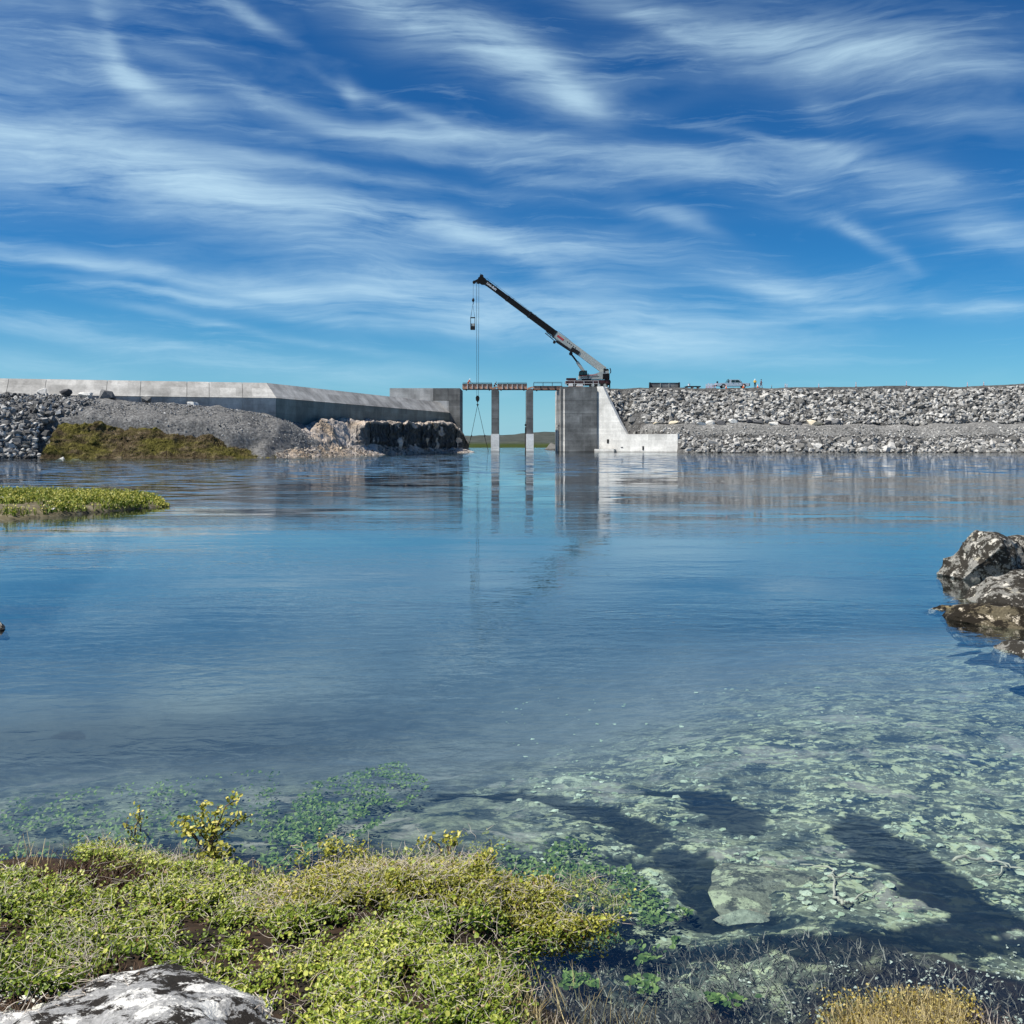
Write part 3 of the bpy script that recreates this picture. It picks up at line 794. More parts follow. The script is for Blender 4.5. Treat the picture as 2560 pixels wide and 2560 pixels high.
def right_abutment():
    D = 213.5
    xa, xb, xc = X(1400, D), X(1412, D), X(1492, D)
    root = empty('abutment', (xb, D, 0), 'massive concrete abutment under the crane with a bright stepped wing wall', 'abutment')
    MB().box(xb - .9, xc - .1, D + .35, D + 13, -2, 13.72).build('core', M['conc_grey'], root)
    ys = [972, 1001, 1033.5, 1068, 1102, 1150]
    A, B = (xb, D), (xc, D)
    for j in range(5):
        z1, z0 = Zp(ys[j], D), Zp(ys[j + 1], D)
        cuts = [0, 1] if j != 2 else [0, .55, 1]
        for i in range(len(cuts) - 1):
            panel(root, A, B, cuts[i], cuts[i + 1], z0, z1, z0, z1, .3, M['conc_grey'])
        # splayed cheek facing the gate bay, its sunlit tone put into paler concrete
        MB().prism([(xb - .02, D + .02, z0 + .02), (xb - .02, D + .02, z1 - .02), (xa, D + 1.3, z1 - .02), (xa, D + 1.3, z0 + .02)], (.1, .25, 0)).build('cheek_panel', M['conc_pale'], root)
        MB().box(xa - .45, xa + .2, D + 2.6, D + 13, z0 + .02, z1 - .02).build('side_panel', M['conc_pale'], root)
    # wing wall, in cast bays: high against the abutment, falling to a low run
    A, B = WING_A, WING_B
    px = [1492, 1507, 1520, 1534, 1550, 1567, 1590, 1612, 1640, 1668, 1694]
    wz = [13.75, 13.75, 11.3, 8.9, 6.2, 3.72, 3.72, 3.72, 3.72, 3.72, 3.72]
    for i in range(len(px) - 1):
        t0, t1 = t_at(px[i], A, B), t_at(px[i + 1], A, B)
        if wz[i] > 6.5:
            panel(root, A, B, t0, t1, 4.6, wz[i], 4.6, wz[i + 1], .8, M['conc_fresh'], 'wing_panel', gap=.001)
            panel(root, A, B, t0, t1, -2, 4.6, -2, 4.6, .8, M['conc_fresh'], 'wing_panel', gap=.001)
        else:
            panel(root, A, B, t0, t1, -2, wz[i], -2, wz[i + 1], .8, M['conc_fresh'], 'wing_panel', gap=.001)
    n_ = Vector((WING_A[1] - WING_B[1], WING_B[0] - WING_A[0], 0)).normalized()
    MB().prism([(A[0] + n_.x * .3, A[1] + n_.y * .3, -2), (B[0] + n_.x * .3 - .1, B[1] + n_.y * .3, -2), (B[0] + n_.x * .3 - .1, B[1] + n_.y * .3, 3.6), (A[0] + n_.x * .3, A[1] + n_.y * .3, 3.6)], n_ * .3).build('wing_core', M['conc_fresh'], root)
    for pxo, zz, w, h in ((1520, 1.9, .45, .8), (1608, .5, .35, .8), (1555, 1.0, .5, .12)):   # drain openings with dark steel flaps
        t = t_at(pxo, A, B); c = Vector((*A, 0)).lerp(Vector((*B, 0)), t); d = (Vector((*B, 0)) - Vector((*A, 0))).normalized()
        a, b = c - d * w / 2, c + d * w / 2
        MB().prism([(a.x, a.y, zz), (b.x, b.y, zz), (b.x, b.y, zz + h), (a.x, a.y, zz + h)], (-.05, -.07, 0)).build('drain_flap', M['steel_dark'], root)
    # footing where the wing meets the block
    c0, c1 = Vector((X(1486, 212.6), 212.6, 0)), Vector((X(1534, 210.2), 210.2, 0))
    MB().prism([(c0.x, c0.y, -1.5), (c1.x, c1.y, -1.5), (c1.x + .5, c1.y + .8, -1.5), (c0.x + .5, c0.y + .8, -1.5)], (0, 0, 2.2)).build('footing', M['conc_fresh'], root)
right_abutment()

def gate_guide(px, y0, D, label):
    x = X(px, D); zt = Zp(y0, D)
    root = empty('gate_guide', (x, D, 0), label, 'gate guide')
    MB().box(x - .16, x + .16, D - .2, D + .35, -1.5, zt).build('rail', M['steel_dark'], root)
    b = MB(); b.tube([(x, D, zt), (x, D, zt + 1.1)], .05); b.tube([(x, D + .1, zt + 1.1), (x, D + .1, 13.3)], .022); b.build('lifting_rod', M['steel_dark'], root)
    MB().disc((x, D - .1, zt + .45), (0, 1, 0), .24, .15, 12).build('sheave', M['steel_dark'], root)
gate_guide(1314.2, 1068, 215.2, 'thin black gate guide against the pier nearer the crane')
gate_guide(1398.5, 1070, 215.0, 'thick black gate guide against the abutment under the crane')

# ------------------------------------------------------------------ service bridge over the bays
def bridge_span(px0, px1, label, stiff, y_top, y_bot, rail_y, D=216.0):
    x0, x1 = X(px0, D), X(px1, D); zt, zb = Zp(y_top, D), Zp(y_bot, D); zr = Zp(rail_y, D)
    root = empty('bridge_span', ((x0 + x1) / 2, D, zb), label, 'bridge', 'spans of the service bridge')
    for d in (D, D + 2.6):
        MB().box(x0, x1, d, d + .06, zb + .06, zt).build('girder', M['red_brown'], root)
        MB().box(x0, x1, d - .12, d + .18, zb - .02, zb + .055).build('flange', M['steel_dark'], root)
    MB().box(x0, x1, D - .1, D + 2.8, zt + .005, zt + .06).build('deck', M['steel_dark'], root)
    n = stiff
    for i in range(n):
        x = x0 + (x1 - x0) * (i + 1) / (n + 1)
        MB().box(x - .06, x + .06, D - .16, D - .005, zb + .06, zt - .02).build('stiffener', M['steel_white'] if stiff > 3 else M['steel_dark'], root)
    MB().tube([(x0 + .1, D - .05, zr), (x1 - .1, D - .05, zr)], .045).build('handrail', M['steel_dark'], root)
    MB().tube([(x0 + .1, D + 2.75, zr), (x1 - .1, D + 2.75, zr)], .045).build('handrail', M['steel_dark'], root)
    for i in range(4):
        x = x0 + .1 + (x1 - x0 - .2) * i / 3
        MB().tube([(x, D - .05, zt + .06), (x, D - .05, zr)], .03).build('post', M['steel_dark'], root)
        MB().tube([(x, D + 2.75, zt + .06), (x, D + 2.75, zr)], .03).build('post', M['steel_dark'], root)
    b = MB()
    for f in (.12, .9): b.box(x0 + (x1 - x0) * f - .12, x0 + (x1 - x0) * f + .12, D - .1, D + 2.8, zb - .16, zb - .025)
    b.build('bearing', M['steel_dark'], root)
bridge_span(1156, 1230.5, 'brown steel bridge span over the bay with the hanging slings', 5, 960.5, 973, 957)
bridge_span(1243.5, 1317.5, 'brown steel bridge span over the middle bay', 5, 960.5, 973.5, 957)
bridge_span(1333.5, 1406, 'shallow brown bridge span with tall handrail beside the crane', 3, 965.5, 974.5, 955.5)
# ------------------------------------------------------------------ left shore: gravel bank, mossy bank, rubble, outcrop
def col_x(px): return X(px, 136.0)
BPX = (-420, -200, 0, 130, 250, 320, 400, 520, 600, 690, 740, 800, 900)
B_CREST = np.array([8.9, 8.7, 8.35, 8.2, 7.7, 7.5, 7.4, 6.9, 6.3, 5.0, 3.0, .6, -1.0])          # height of the crest in front of the wall
B_CD = np.array([128, 132, 137, 140, 142, 143, 144, 146, 147, 148.5, 150, 152, 156.])           # its depth
BX = np.array([X(p, d) for p, d in zip(BPX, B_CD * .55 + 131 * .45)])
B_SH = np.array([121, 121, 122, 128, 129, 129.5, 130, 130.5, 131, 134, 139, 149, 168.])          # water's edge
B_MT = np.array([3, 3, 3.2, 4.75, 4.7, 4.3, 4.1, 3.25, 2.2, .9, .7, .1, -1.2])                     # height where steep moss gives way to gravel
B_MD = np.array([127, 127, 128.5, 133, 133.5, 134, 134, 134, 134, 137, 142, 151, 170.])
def bank_z(x, D):
    x = np.asarray(x, float); D = np.asarray(D, float)
    c, cd, sh, mt, md = [np.interp(x, BX, a) for a in (B_CREST, B_CD, B_SH, B_MT, B_MD)]
    cd = np.maximum(cd, md + 1)
    z = np.where(D < sh, -(sh - D) * .5, np.where(D < md, mt * sstep(0, 1, (D - sh) / (md - sh)) ** .8, np.where(D < cd, mt + (c - mt) * np.sin(np.clip((D - md) / (cd - md), 0, 1) * 1.5708) ** .9, c)))
    return z
def gravel_bank():
    m, nt, p = new_mat('gravel_bank'); g = G(nt)
    n = g.noise(g.world(), 3.2, 6, .7); n2 = g.noise(g.world(), .22, 4)
    c = g.ramp(n, [(.3, (.04, .04, .04)), (.5, (.12, .12, .118)), (.74, (.30, .30, .29))])
    c = g.mix(1.0, c, g.ramp(n2, [(.3, .8), (.7, 1.2)]), 'MULTIPLY')
    g.l(c, p.inputs['Base Color']); p.inputs['Roughness'].default_value = 1; g.bump(n, .9, .2, p)
    xs = np.linspace(-85, -26, 320); ts = np.linspace(0, 1, 110)
    XX, TT = np.meshgrid(xs, ts, indexing='ij')
    sh = np.interp(XX, BX, B_SH) - 4; DD = sh + TT * (158 - sh)
    z = bank_z(XX, DD) + sstep(0, .1, TT) * (.28 * fbm(XX / 2.2, DD / 2.2, seed=31) + .10 * fbm(XX / .5, DD / .5, seed=32))
    z = z - 1.5 * sstep(col_x(120), col_x(150), XX) * (1 - sstep(col_x(610), col_x(660), XX)) * (1 - sstep(8.2, 9.6, DD - sh))
    o = mesh_obj('gravel_bank', np.stack([XX, DD, z], -1).reshape(-1, 3), grid_faces(len(xs), len(ts)), m, smooth=True)
    tag(o, kind='structure')
    return o
GB = gravel_bank()

def mossy_bank():
    m, nt, p = new_mat('peat_and_moss'); g = G(nt)
    n = g.noise(g.world((1, 1, 2.2)), .9, 6, .7, .4); n2 = g.noise(g.world((.6, 1, 1.6)), .35, 4, .6)
    moss = g.ramp(n, [(.3, (.025, .024, .007)), (.52, (.10, .092, .022)), (.72, (.21, .185, .05))])
    peat = g.ramp(n, [(.3, (.022, .016, .009)), (.55, (.095, .072, .042)), (.75, (.25, .205, .14))])
    g.l(g.mix(g.ramp(n2, [(.42, 0), (.55, 1)]), moss, peat), p.inputs['Base Color']); p.inputs['Roughness'].default_value = 1; p.inputs['Specular IOR Level'].default_value = .1
    g.bump(n, 1.0, .5, p)
    top_px = [125, 160, 240, 285, 312, 335, 375, 420, 480, 520, 555, 600, 650, 700, 800]
    top_y = [1074, 1056, 1055, 1069, 1067, 1075, 1074, 1084, 1090, 1088, 1110, 1128, 1136, 1136, 1146]
    xs = np.linspace(X(122, 130), X(805, 140), 420); ts = np.linspace(-.15, 1.12, 60)
    XX, TT = np.meshgrid(xs, ts, indexing='ij')
    sh = np.interp(XX, BX, B_SH) - .6
    px = XX / 133 * FPX + 1280
    zt = np.interp(px, top_px, [Zp(y, 133.5) for y in top_y]) + .3 * fbm(XX / 1.2, XX * 0, seed=40)
    z = zt * np.clip(TT, -.3, 1) ** 1 + np.where(TT > 1, -(TT - 1) * 6, 0)
    DD = sh + 5.2 * TT ** 1
    steps = .14 * np.sin(z * 3.0 + 2.2 * fbm(XX / 2.5, z / 1.5, seed=44)) * sstep(0, .2, TT)
    DD = DD - steps - .40 * fbm(XX / 2.4, z / 1.4, seed=41) - .10 * fbm(XX / .45, z / .35, seed=42)
    z = z + .18 * fbm(XX / .8, DD / .8, seed=43)
    o = mesh_obj('mossy_bank', np.stack([XX, DD, z], -1).reshape(-1, 3), grid_faces(len(xs), len(ts)), m, smooth=True)
    tag(o, kind='structure')
    # short tundra grass and moss tufts on it
    r = np.random.default_rng(45); V = np.stack([XX, DD, z], -1)[:, 8:52].reshape(-1, 3); k = r.choice(len(V), 9000); b = V[k] + r.normal(0, .08, (9000, 3)); b = b[b[:, 2] > .1]; n_ = len(b)
    a = r.uniform(0, 6.28, n_); L_ = r.uniform(.08, .30, n_)
    tv = np.stack([np.cos(a) * .6, np.sin(a) * .6 - .3, np.ones(n_)], 1) * L_[:, None]
    gm = tint_mat('tundra_grass', (.045, .045, .010), (.24, .20, .07))
    side = np.stack([np.cos(a + 1.57), np.sin(a + 1.57), np.zeros(n_)], 1) * .035
    VV = np.stack([b - side, b + side, b + tv], 1).reshape(-1, 3)
    o = mesh_obj('tundra_grass', VV, np.arange(n_ * 3).reshape(-1, 3), gm, attr=np.repeat(np.clip(.5 + .6 * fbm(b[:, 0] * .5, b[:, 1] * .5, b[:, 2], 46) + r.normal(0, .15, n_), 0, 1), 3))
    tag(o, 'short olive and brown grass covering the mossy bank by the rubble', 'grass', kind='stuff')
mossy_bank()

def rubble():
    root = empty('rubble_slope', (X(60, 128), 128, 0), 'spill of angular grey rubble running down to the water beside the mossy bank', 'rubble')
    r = np.random.default_rng(8); pts = []; sz = []
    def sc(n, px0, px1, f0, f1, s0, s1, prob=None):
        for _ in range(n):
            x = r.uniform(col_x(px0), col_x(px1)); f = r.uniform(f0, f1)
            sh, cd = np.interp(x, BX, B_SH), np.interp(x, BX, B_CD)
            D = sh - .6 + f * (cd - sh + .6); s = s0 + (s1 - s0) * r.beta(1.4, 3)
            if prob is not None and r.random() > prob(x, f): continue
            pts.append((x, D, float(bank_z(x, D)) + .3 * s)); sz.append(s)
    edge = lambda x, f: 1.0 if x < col_x(150) - f * 1.5 else .12
    sc(2600, -330, 175, 0, .66, .26, .85, edge)
    sc(1500, -330, 210, .5, 1.0, .12, .45)
    sc(900, -330, 140, 0, .5, .12, .3)
    pts = np.array(pts); sz = np.array(sz)
    vis = np.abs(pts[:, 0] / pts[:, 1]) < .505
    order = np.argsort(-np.where(vis, sz, 0)); big, rest = order[:300], order[300:]
    pool = []
    for k, (V, F) in enumerate(STONES):
        me = bpy.data.meshes.new('stone'); me.from_pydata([tuple(v) for v in V], [], [tuple(f) for f in F]); me.update()
        a = me.attributes.new('tint', 'FLOAT', 'POINT'); a.data.foreach_set('value', np.full(len(V), k / 14.0, np.float32))
        me.materials.append(M['stone_dark']); pool.append(me)
    rl = Vector(root.location)
    for i in big:
        o = bpy.data.objects.new('stone', pool[r.integers(len(pool))])
        o.matrix_local = Matrix.Translation(Vector(pts[i]) - rl) @ Matrix(rand_rot(r, .6).tolist()).to_4x4() @ Matrix.Diagonal((sz[i],) * 3 + (1,))
        col.objects.link(o); o.parent = root
    V, F, T = merge_stones(STONES, pts[rest], sz[rest], r)
    mesh_obj('small_stones', V, F, M['stone_dark'], root, attr=T)['kind'] = 'stuff'
    # crushed stone strewn over the gravel bank
    c, s = [], []
    for _ in range(5200):
        x = r.uniform(-82, X(770, 140)); f = r.beta(2.0, 1.3)
        md, cd = np.interp(x, BX, B_MD), np.interp(x, BX, B_CD)
        D = md + f * (cd - md + 1.5)
        c.append((x, D, float(bank_z(x, D)) + .03)); s.append(.05 + .2 * r.beta(1.2, 5))
    V, F, T = merge_stones(STONES, np.array(c), np.array(s), r, .1, 1.0)
    o = mesh_obj('gravel_stones', V, F, M['gravel'], attr=T)
    tag(o, 'loose crushed stone strewn over the grey gravel bank', 'gravel', kind='stuff')
rubble()

def bank_boulder(px, py, w, h, seed, mk, label, f=None, D=None):
    if D is None: D = float(np.interp(col_x(px), BX, B_CD)) - .6
    z = float(bank_z(X(px, D), D))
    loose_boulder('boulder', px, 0, D, w, h, seed, M[mk], label, z=z, sink=.08)
bank_boulder(106, 995, 1.3, 1.25, 51, 'stone_dark', 'pointed grey boulder on the bank crest, first from the rubble')
bank_boulder(165, 996, 1.7, 1.25, 52, 'stone_black', 'blocky dark boulder on the bank crest above the mossy bank')
bank_boulder(213, 999, 1.8, .95, 53, 'stone_white', 'low whitish boulder on the bank crest between two darker ones')
bank_boulder(268, 1002, 2.3, 1.75, 54, 'stone_black', 'biggest dark wedge-shaped boulder on the gravel bank crest')
bank_boulder(365, 1004, 1.5, 1.05, 55, 'stone_dark', 'squarish grey boulder on the bank crest, before the white one')
bank_boulder(482, 1014, 1.6, .6, 56, 'stone_white', 'flat white boulder alone on the gravel bank against the wall')
bank_boulder(152, 1122, 1.25, 1.5, 57, 'stone_white', 'upright white boulder where the rubble meets the mossy bank', D=126.6)
bank_boulder(68, 1145, 2.0, 1.0, 58, 'stone_white', 'pale wedge-shaped stone at the waterline of the rubble', D=121.4)
bank_boulder(193, 1144, 1.5, .55, 59, 'stone_tan', 'small low cream stone at the foot of the mossy bank', D=128.0)
bank_boulder(847, 1135, 1.4, .9, 60, 'stone_tan', 'small buff stone by the water below the outcrop', D=156)

def outcrop():
    """pale bedrock ledge with a broken face painted dark for its shade, in front of the long wall"""
    m, nt, p = new_mat('outcrop_bedrock'); g = G(nt)
    geo = g.n('ShaderNodeNewGeometry')
    n = g.noise(g.world(), .7, 6, .68, .3); n2 = g.noise(g.world(), .16, 4, .55); n3 = g.noise(g.world((1, 1, .25)), 1.6, 4, .6)
    sp = g.n('ShaderNodeSeparateXYZ'); g.l(geo.outputs['Position'], sp.inputs[0])
    pale = g.ramp(n, [(.3, (.17, .15, .135)), (.5, (.42, .375, .335)), (.7, (.62, .57, .52))])
    tan = g.ramp(n, [(.3, (.13, .10, .07)), (.55, (.38, .30, .22)), (.75, (.56, .46, .36))])
    c = g.mix(g.ramp(n2, [(.42, 0), (.6, 1)]), pale, tan)
    face = g.ramp(n3, [(.35, (.02, .022, .024)), (.6, (.075, .08, .08)), (.75, (.24, .24, .235))])  # near-black colour standing for the shade on the face
    a = g.n('ShaderNodeAttribute', attribute_name='tint')
    c = g.mix(a.outputs['Fac'], c, face)
    g.l(c, p.inputs['Base Color']); p.inputs['Roughness'].default_value = 1; p.inputs['Specular IOR Level'].default_value = .15; g.bump(n, .9, .4, p)
    # plan: along a line from the gravel (s=0) to the sluice (s=1); stations across: water, foot, face foot, face top, back
    ns, nc = 320, 120
    s = np.linspace(0, 1, ns)
    px = 690 + s * (1172 - 690)
    Dw = np.interp(px, [690, 760, 800, 900, 1000, 1100, 1172], [132, 139, 143, 156, 174, 194, 206])      # water's edge
    Df = np.interp(px, [690, 760, 800, 900, 1000, 1100, 1172], [137, 145, 150, 166, 184, 206, 216])    # foot of the face
    zf = np.interp(px, [690, 760, 830, 900, 1000, 1100, 1172], [.6, 1.4, 1.5, 1.7, 1.3, .9, .7])
    ztop_y = np.interp(px, [690, 720, 760, 800, 870, 900, 1000, 1060, 1100, 1130, 1150, 1172], [1090, 1078, 1062, 1050, 1048, 1054, 1053, 1058, 1053, 1056, 1075, 1110])
    ztop = EYE - (ztop_y - HZ) / FPX * (Df + 2)
    steep = np.interp(px, [690, 800, 880, 920, 1172], [8.0, 9.0, 7.0, 1.2, .7])                          # width of the face in plan
    V = []; T = []
    c = np.linspace(0, 1, nc)
    cs = np.array([0, .22, .30, .74, .80, 1.0])
    for i in range(ns):
        jag = .8 * vnoise(np.array([s[i] * 26]), np.array([0.]), seed=60)[0] + 1.5 * vnoise(np.array([s[i] * 9]), np.array([3.]), seed=61)[0] + (.7 if vnoise(np.array([s[i] * 40]), np.array([1.]), seed=62)[0] > 0 else 0)
        blocky = np.interp(px[i], [690, 860, 920, 1172], [.15, .3, 1, 1])
        Dst = np.array([Dw[i] - 2.5, Df[i] - .8, Df[i] + jag * blocky, Df[i] + steep[i] + jag * blocky, Df[i] + steep[i] + 1.2, 230 if px[i] > 1120 else Df[i] + 30])
        Zst = np.array([-1.2, zf[i] * .8, zf[i], ztop[i] - .25, ztop[i], ztop[i] + .1])
        Dd = np.interp(c, cs, Dst); zz = np.interp(c, cs, Zst)
        V.append(np.stack([X(px[i], Dd), Dd, zz], 1))
        T.append(np.interp(c, [.27, .31, .70, .75], [0, 1, 1, 0]) * np.interp(px[i], [860, 930], [0, 1]))
    V = np.concatenate(V); T = np.concatenate(T)
    x, y, z = V.T
    onface = T
    T = T * (vnoise(x * .55, y * .55, z * .8, 77) < .45)
    V[:, 1] += (.55 * fbm(x / 1.7, y / 3, z / 1.1, 63, 3)) * (.35 + .65 * onface)
    V[:, 0] += .35 * fbm(x / 1.3, y / 1.3, z / .8, 66, 3) * (.4 + .6 * onface)
    V[:, 2] += (.38 * fbm(x / 2.6, y / 3.4, None, 64, 4) + .14 * np.round(fbm(x / 1.1, y / 1.8, None, 65, 2) * 2)) * np.clip((z + .8) / 2, 0, 1) * (1 - .7 * onface)
    o = mesh_obj('rock_outcrop', V, grid_faces(ns, nc), m, smooth=False, attr=T)
    tag(o, 'pale broken bedrock outcrop with a dark face, below the long wall', 'rock outcrop')
    # loose broken stone at its foot
    r = np.random.default_rng(9); cc, ss = [], []
    for _ in range(1500):
        k = r.integers(ns); f = r.beta(1.3, 1.2)
        D = Dw[k] - .5 + f * (Df[k] - Dw[k] + .3); zz = np.interp(D, [Dw[k] - 2.5, Df[k] - .8, Df[k]], [-1.2, zf[k] * .8, zf[k]])
        if zz < -.15: continue
        cc.append((X(px[k], D), D, zz + .05)); ss.append(.08 + .4 * r.beta(1.1, 5))
    Vs, Fs, Ts = merge_stones(STONES, np.array(cc), np.array(ss), r, .2, 1.0)
    mesh_obj('scree', Vs, Fs, stone_mat('scree_stone', (.12, .10, .085), (.30, .26, .22), (.52, .48, .42)), o, attr=Ts)['kind'] = 'stuff'
    # flat rock at the end of the outcrop
    Vb, Fb = boulder_mesh(71, (3.4, 3.0, .75), 3, 10, .08)
    o2 = mesh_obj('flat_rock', Vb, Fb, m, attr=np.zeros(len(Vb))); o2.location = (X(1148, 212), 212, .15)
    tag(o2, 'low flat pale rock at the waterline beside the first gate bay', 'rock')
outcrop()

# far rock beyond the third bay
Vb, Fb = boulder_mesh(72, (4.6, 3.0, 3.2), 3, 10, .08)
o = mesh_obj('rock', Vb, Fb, M['stone'], attr=np.full(len(Vb), .7)); o.location = (X(1386, 290), 290, -.6)
tag(o, 'grey rock in the water seen through the third gate bay', 'rock')

# ------------------------------------------------------------------ crane
CD = 222.0
def C(px, py, d=0.0): return P(px, py, CD)[0], CD + d, P(px, py, CD)[2]
def crane():
    base = C(1465, 972); base = (base[0], CD, 13.75)
    root = empty('mobile_crane', base, 'mobile crane with long raised black and grey boom on the abutment', 'crane')
    s = CD / FPX
    # carrier
    x0, x1 = C(1413, 0)[0], C(1522, 0)[0]
    ch = MB(); ch.prism([(x0, CD - 1.25, 14.75), (x1, CD - 1.25, 14.75), (x1, CD - 1.25, 15.55), (x0 + .9, CD - 1.25, 15.55), (x0, CD - 1.25, 15.3)], (0, 2.5, 0))
    ch.box(x0 + .4, x1 - .3, CD - 1.0, CD + 1.0, 14.42, 14.74)
    chassis = ch.build('carrier_frame', M['red_dark'], root)
    b = MB(); b.box(x0 + .2, x0 + 2.3, CD - 1.2, CD - .1, 15.56, 15.95); b.build('driver_cab', M['red_dark'], root)
    for px in (1429, 1444, 1481, 1496, 1511):
        for sd in (-1.05, 1.05):
            w = MB().disc((C(px, 0)[0], CD + sd, 14.38), (0, 1, 0), .62, .42, 20).build('wheel', M['tyre'], root)
            MB().disc((C(px, 0)[0], CD + sd * 1.21, 14.38), (0, 1, 0), .33, .05, 16).build('rim', M['steel_grey'], w)
    for px in (1424, 1515):     # outriggers with floats
        for sd in (-1, 1):
            x = C(px, 0)[0]; jb = MB(); jb.box(x - .2, x + .2, min(CD + sd * 1.3, CD + sd * 2.9), max(CD + sd * 1.3, CD + sd * 2.9), 14.72, 15.12); ob = jb.build('outrigger_beam', M['red_dark'], root)
            MB().tube([(x, CD + sd * 2.75, 14.75), (x, CD + sd * 2.75, 13.95)], .13, 10).build('jack', M['steel_dark'], ob)
            MB().disc((x, CD + sd * 2.75, 13.86), (0, 0, 1), .45, .18, 14).build('float_pad', M['steel_white'], ob)
    MB().disc((C(1517, 956)[0], CD - .9, C(0, 956)[2]), (0, 1, 0), .75, .5, 18).build('spare_wheel', M['tyre'], root)
    MB().tube([(C(1523, 0)[0], CD - 1.0, 13.8), (C(1523, 0)[0], CD - 1.0, 15.2)], .14, 8).build('rear_stabiliser', M['steel_dark'], root)
    MB().disc((C(1466, 0)[0], CD, 15.68), (0, 0, 1), 1.05, .26, 24).build('slewing_ring', M['steel_dark'], root)
    # superstructure
    def poly(pts, d0, d1, name, mat, par=root):
        return MB().prism([C(x, y, d0) for x, y in pts], (0, d1 - d0, 0)).build(name, mat, par)
    up = poly([(1446, 948), (1446, 940), (1468, 937), (1484, 936), (1500, 930), (1521, 927.5), (1522, 946), (1500, 948.5)], -1.1, 1.1, 'superstructure', M['steel_grey'])
    poly([(1448, 941.5), (1492, 938.2), (1492, 936.9), (1448, 940.2)], -1.13, -1.105, 'red_stripe', M['red'], up)
    poly([(1450, 944.6), (1496, 942.3), (1496, 941.2), (1450, 943.5)], -1.13, -1.105, 'black_stripe', M['steel_dark'], up)
    cab = poly([(1446, 940), (1447.5, 930), (1449, 928), (1466, 927.5), (1467, 939)], -1.6, -.35, 'operator_cab', M['steel_dark'])
    poly([(1448.2, 938.3), (1449, 930.6), (1457.5, 930), (1457.5, 937.6)], -1.63, -1.605, 'window', M['glass'], cab)
    poly([(1459, 937.4), (1459, 930), (1465, 929.6), (1465.4, 937)], -1.63, -1.605, 'window', M['glass'], cab)
    poly([(1506, 935.5), (1522.5, 934.5), (1522.5, 948), (1506, 948)], -1.4, 1.4, 'counterweight', M['black_paint'])
    poly([(1507.5, 932.5), (1511.5, 932.2), (1511.5, 928.8), (1507.5, 929)], -1.13, -1.105, 'vent', M['steel_dark'], up)
    for px, py, r_ in ((1517, 927, .42), (1511, 925, .30)):
        MB().disc(C(px, py), (0, 1, 0), r_, 1.1, 14).build('winch_drum', M['steel_dark'], root)
    MB().tube([C(1524, 921, -.9), C(1526, 928, -.9), C(1525, 934, -.9)], .1, 6).build('mirror_arm', M['steel_dark'], root)
    MB().box(C(1468.5, 0)[0], C(1469.8, 0)[0], CD - 1.35, CD - 1.15, C(0, 949)[2], C(0, 934)[2]).build('ladder', M['steel_dark'], root)
    # boom: four telescoped sections
    foot, tip = Vector(C(1511, 926.5)), Vector(C(1206, 699.5))
    d = (tip - foot); L = d.length; u = d.normalized(); nrm = Vector((u.z, 0, -u.x)); nrm = nrm if nrm.z > 0 else -nrm
    def at(f, off=0.0, y=0.0): q = foot + u * (f * L) + nrm * off; return (q.x, q.y + y, q.z)
    f1 = .412
    b1 = MB(); b1.bar(at(0), at(.28), .95, 1.5, nrm, 1.45); b1.bar(at(.28), at(f1), .95, 1.45, nrm, 1.40); base_sec = b1.build('boom_base_section', M['steel_grey'], root)
    for k, (fa, fb, h) in enumerate(((f1 - .02, .62, 1.25), (.615, .80, 1.17), (.795, .97, 1.09))):
        sec = MB().bar(at(fa), at(fb), .80 - .07 * k, h, nrm).build('boom_section', M['black_paint'], root)
        MB().bar(at(fb - .012), at(fb), .86 - .07 * k, h + .10, nrm).build('collar', M['steel_dark'], sec)
    MB().bar(at(f1 - .012), at(f1 + .002), 1.02, 1.42, nrm).build('collar', M['steel_dark'], base_sec)
    MB().bar(at(.385, -.05, -.485), at(.335, -.05, -.485), .02, .45, nrm).build('red_mark', M['red'], base_sec)
    for f in (.31, .295, .28, .262, .245): MB().bar(at(f, .15, -.485), at(f - .006, .15, -.485), .02, .22, nrm).build('black_mark', M['steel_dark'], base_sec)
    # boom head with sheaves
    hd = MB(); hd.prism([at(.965, .40, -.35), at(.965, -.50, -.35), at(.985, -.95, -.35), at(1.012, -.95, -.35), at(1.03, -.25, -.35), at(1.022, .55, -.35), at(.99, .6, -.35)], (0, .7, 0))
    head = hd.build('boom_head', M['black_paint'], root)
    MB().disc(C(1204, 691), (0, 1, 0), .42, .5, 16).build('sheave', M['steel_dark'], head)
    MB().disc(C(1196, 705), (0, 1, 0), .42, .55, 16).build('sheave', M['steel_dark'], head)
    rn = MB(); rn.bar(C(1203, 696), C(1186, 705), .4, .45); rn.build('runner_jib', M['black_paint'], head)
    MB().disc(C(1185.5, 705.5), (0, 1, 0), .36, .3, 16).build('sheave', M['steel_dark'], head)
    MB().tube([C(1202, 688), C(1201, 684)], .05).build('wind_gauge', M['steel_dark'], head)
    # lift cylinder
    MB().tube([C(1463, 934), C(1443, 905)], .34, 12).build('lift_cylinder', M['steel_grey'], root)
    MB().tube([C(1443, 905), C(1427, 884)], .20, 10).build('cylinder_rod', M['steel_dark'], root)
    MB().disc(C(1427, 884), (0, 1, 0), .38, 1.2, 12).build('pivot', M['steel_dark'], root)
    MB().bar(at(.262, -.5), at(.20, -.35), 1.1, .8, nrm).build('cylinder_bracket', M['steel_dark'], base_sec)
    # stowed lattice jib under the base section
    jb = MB()
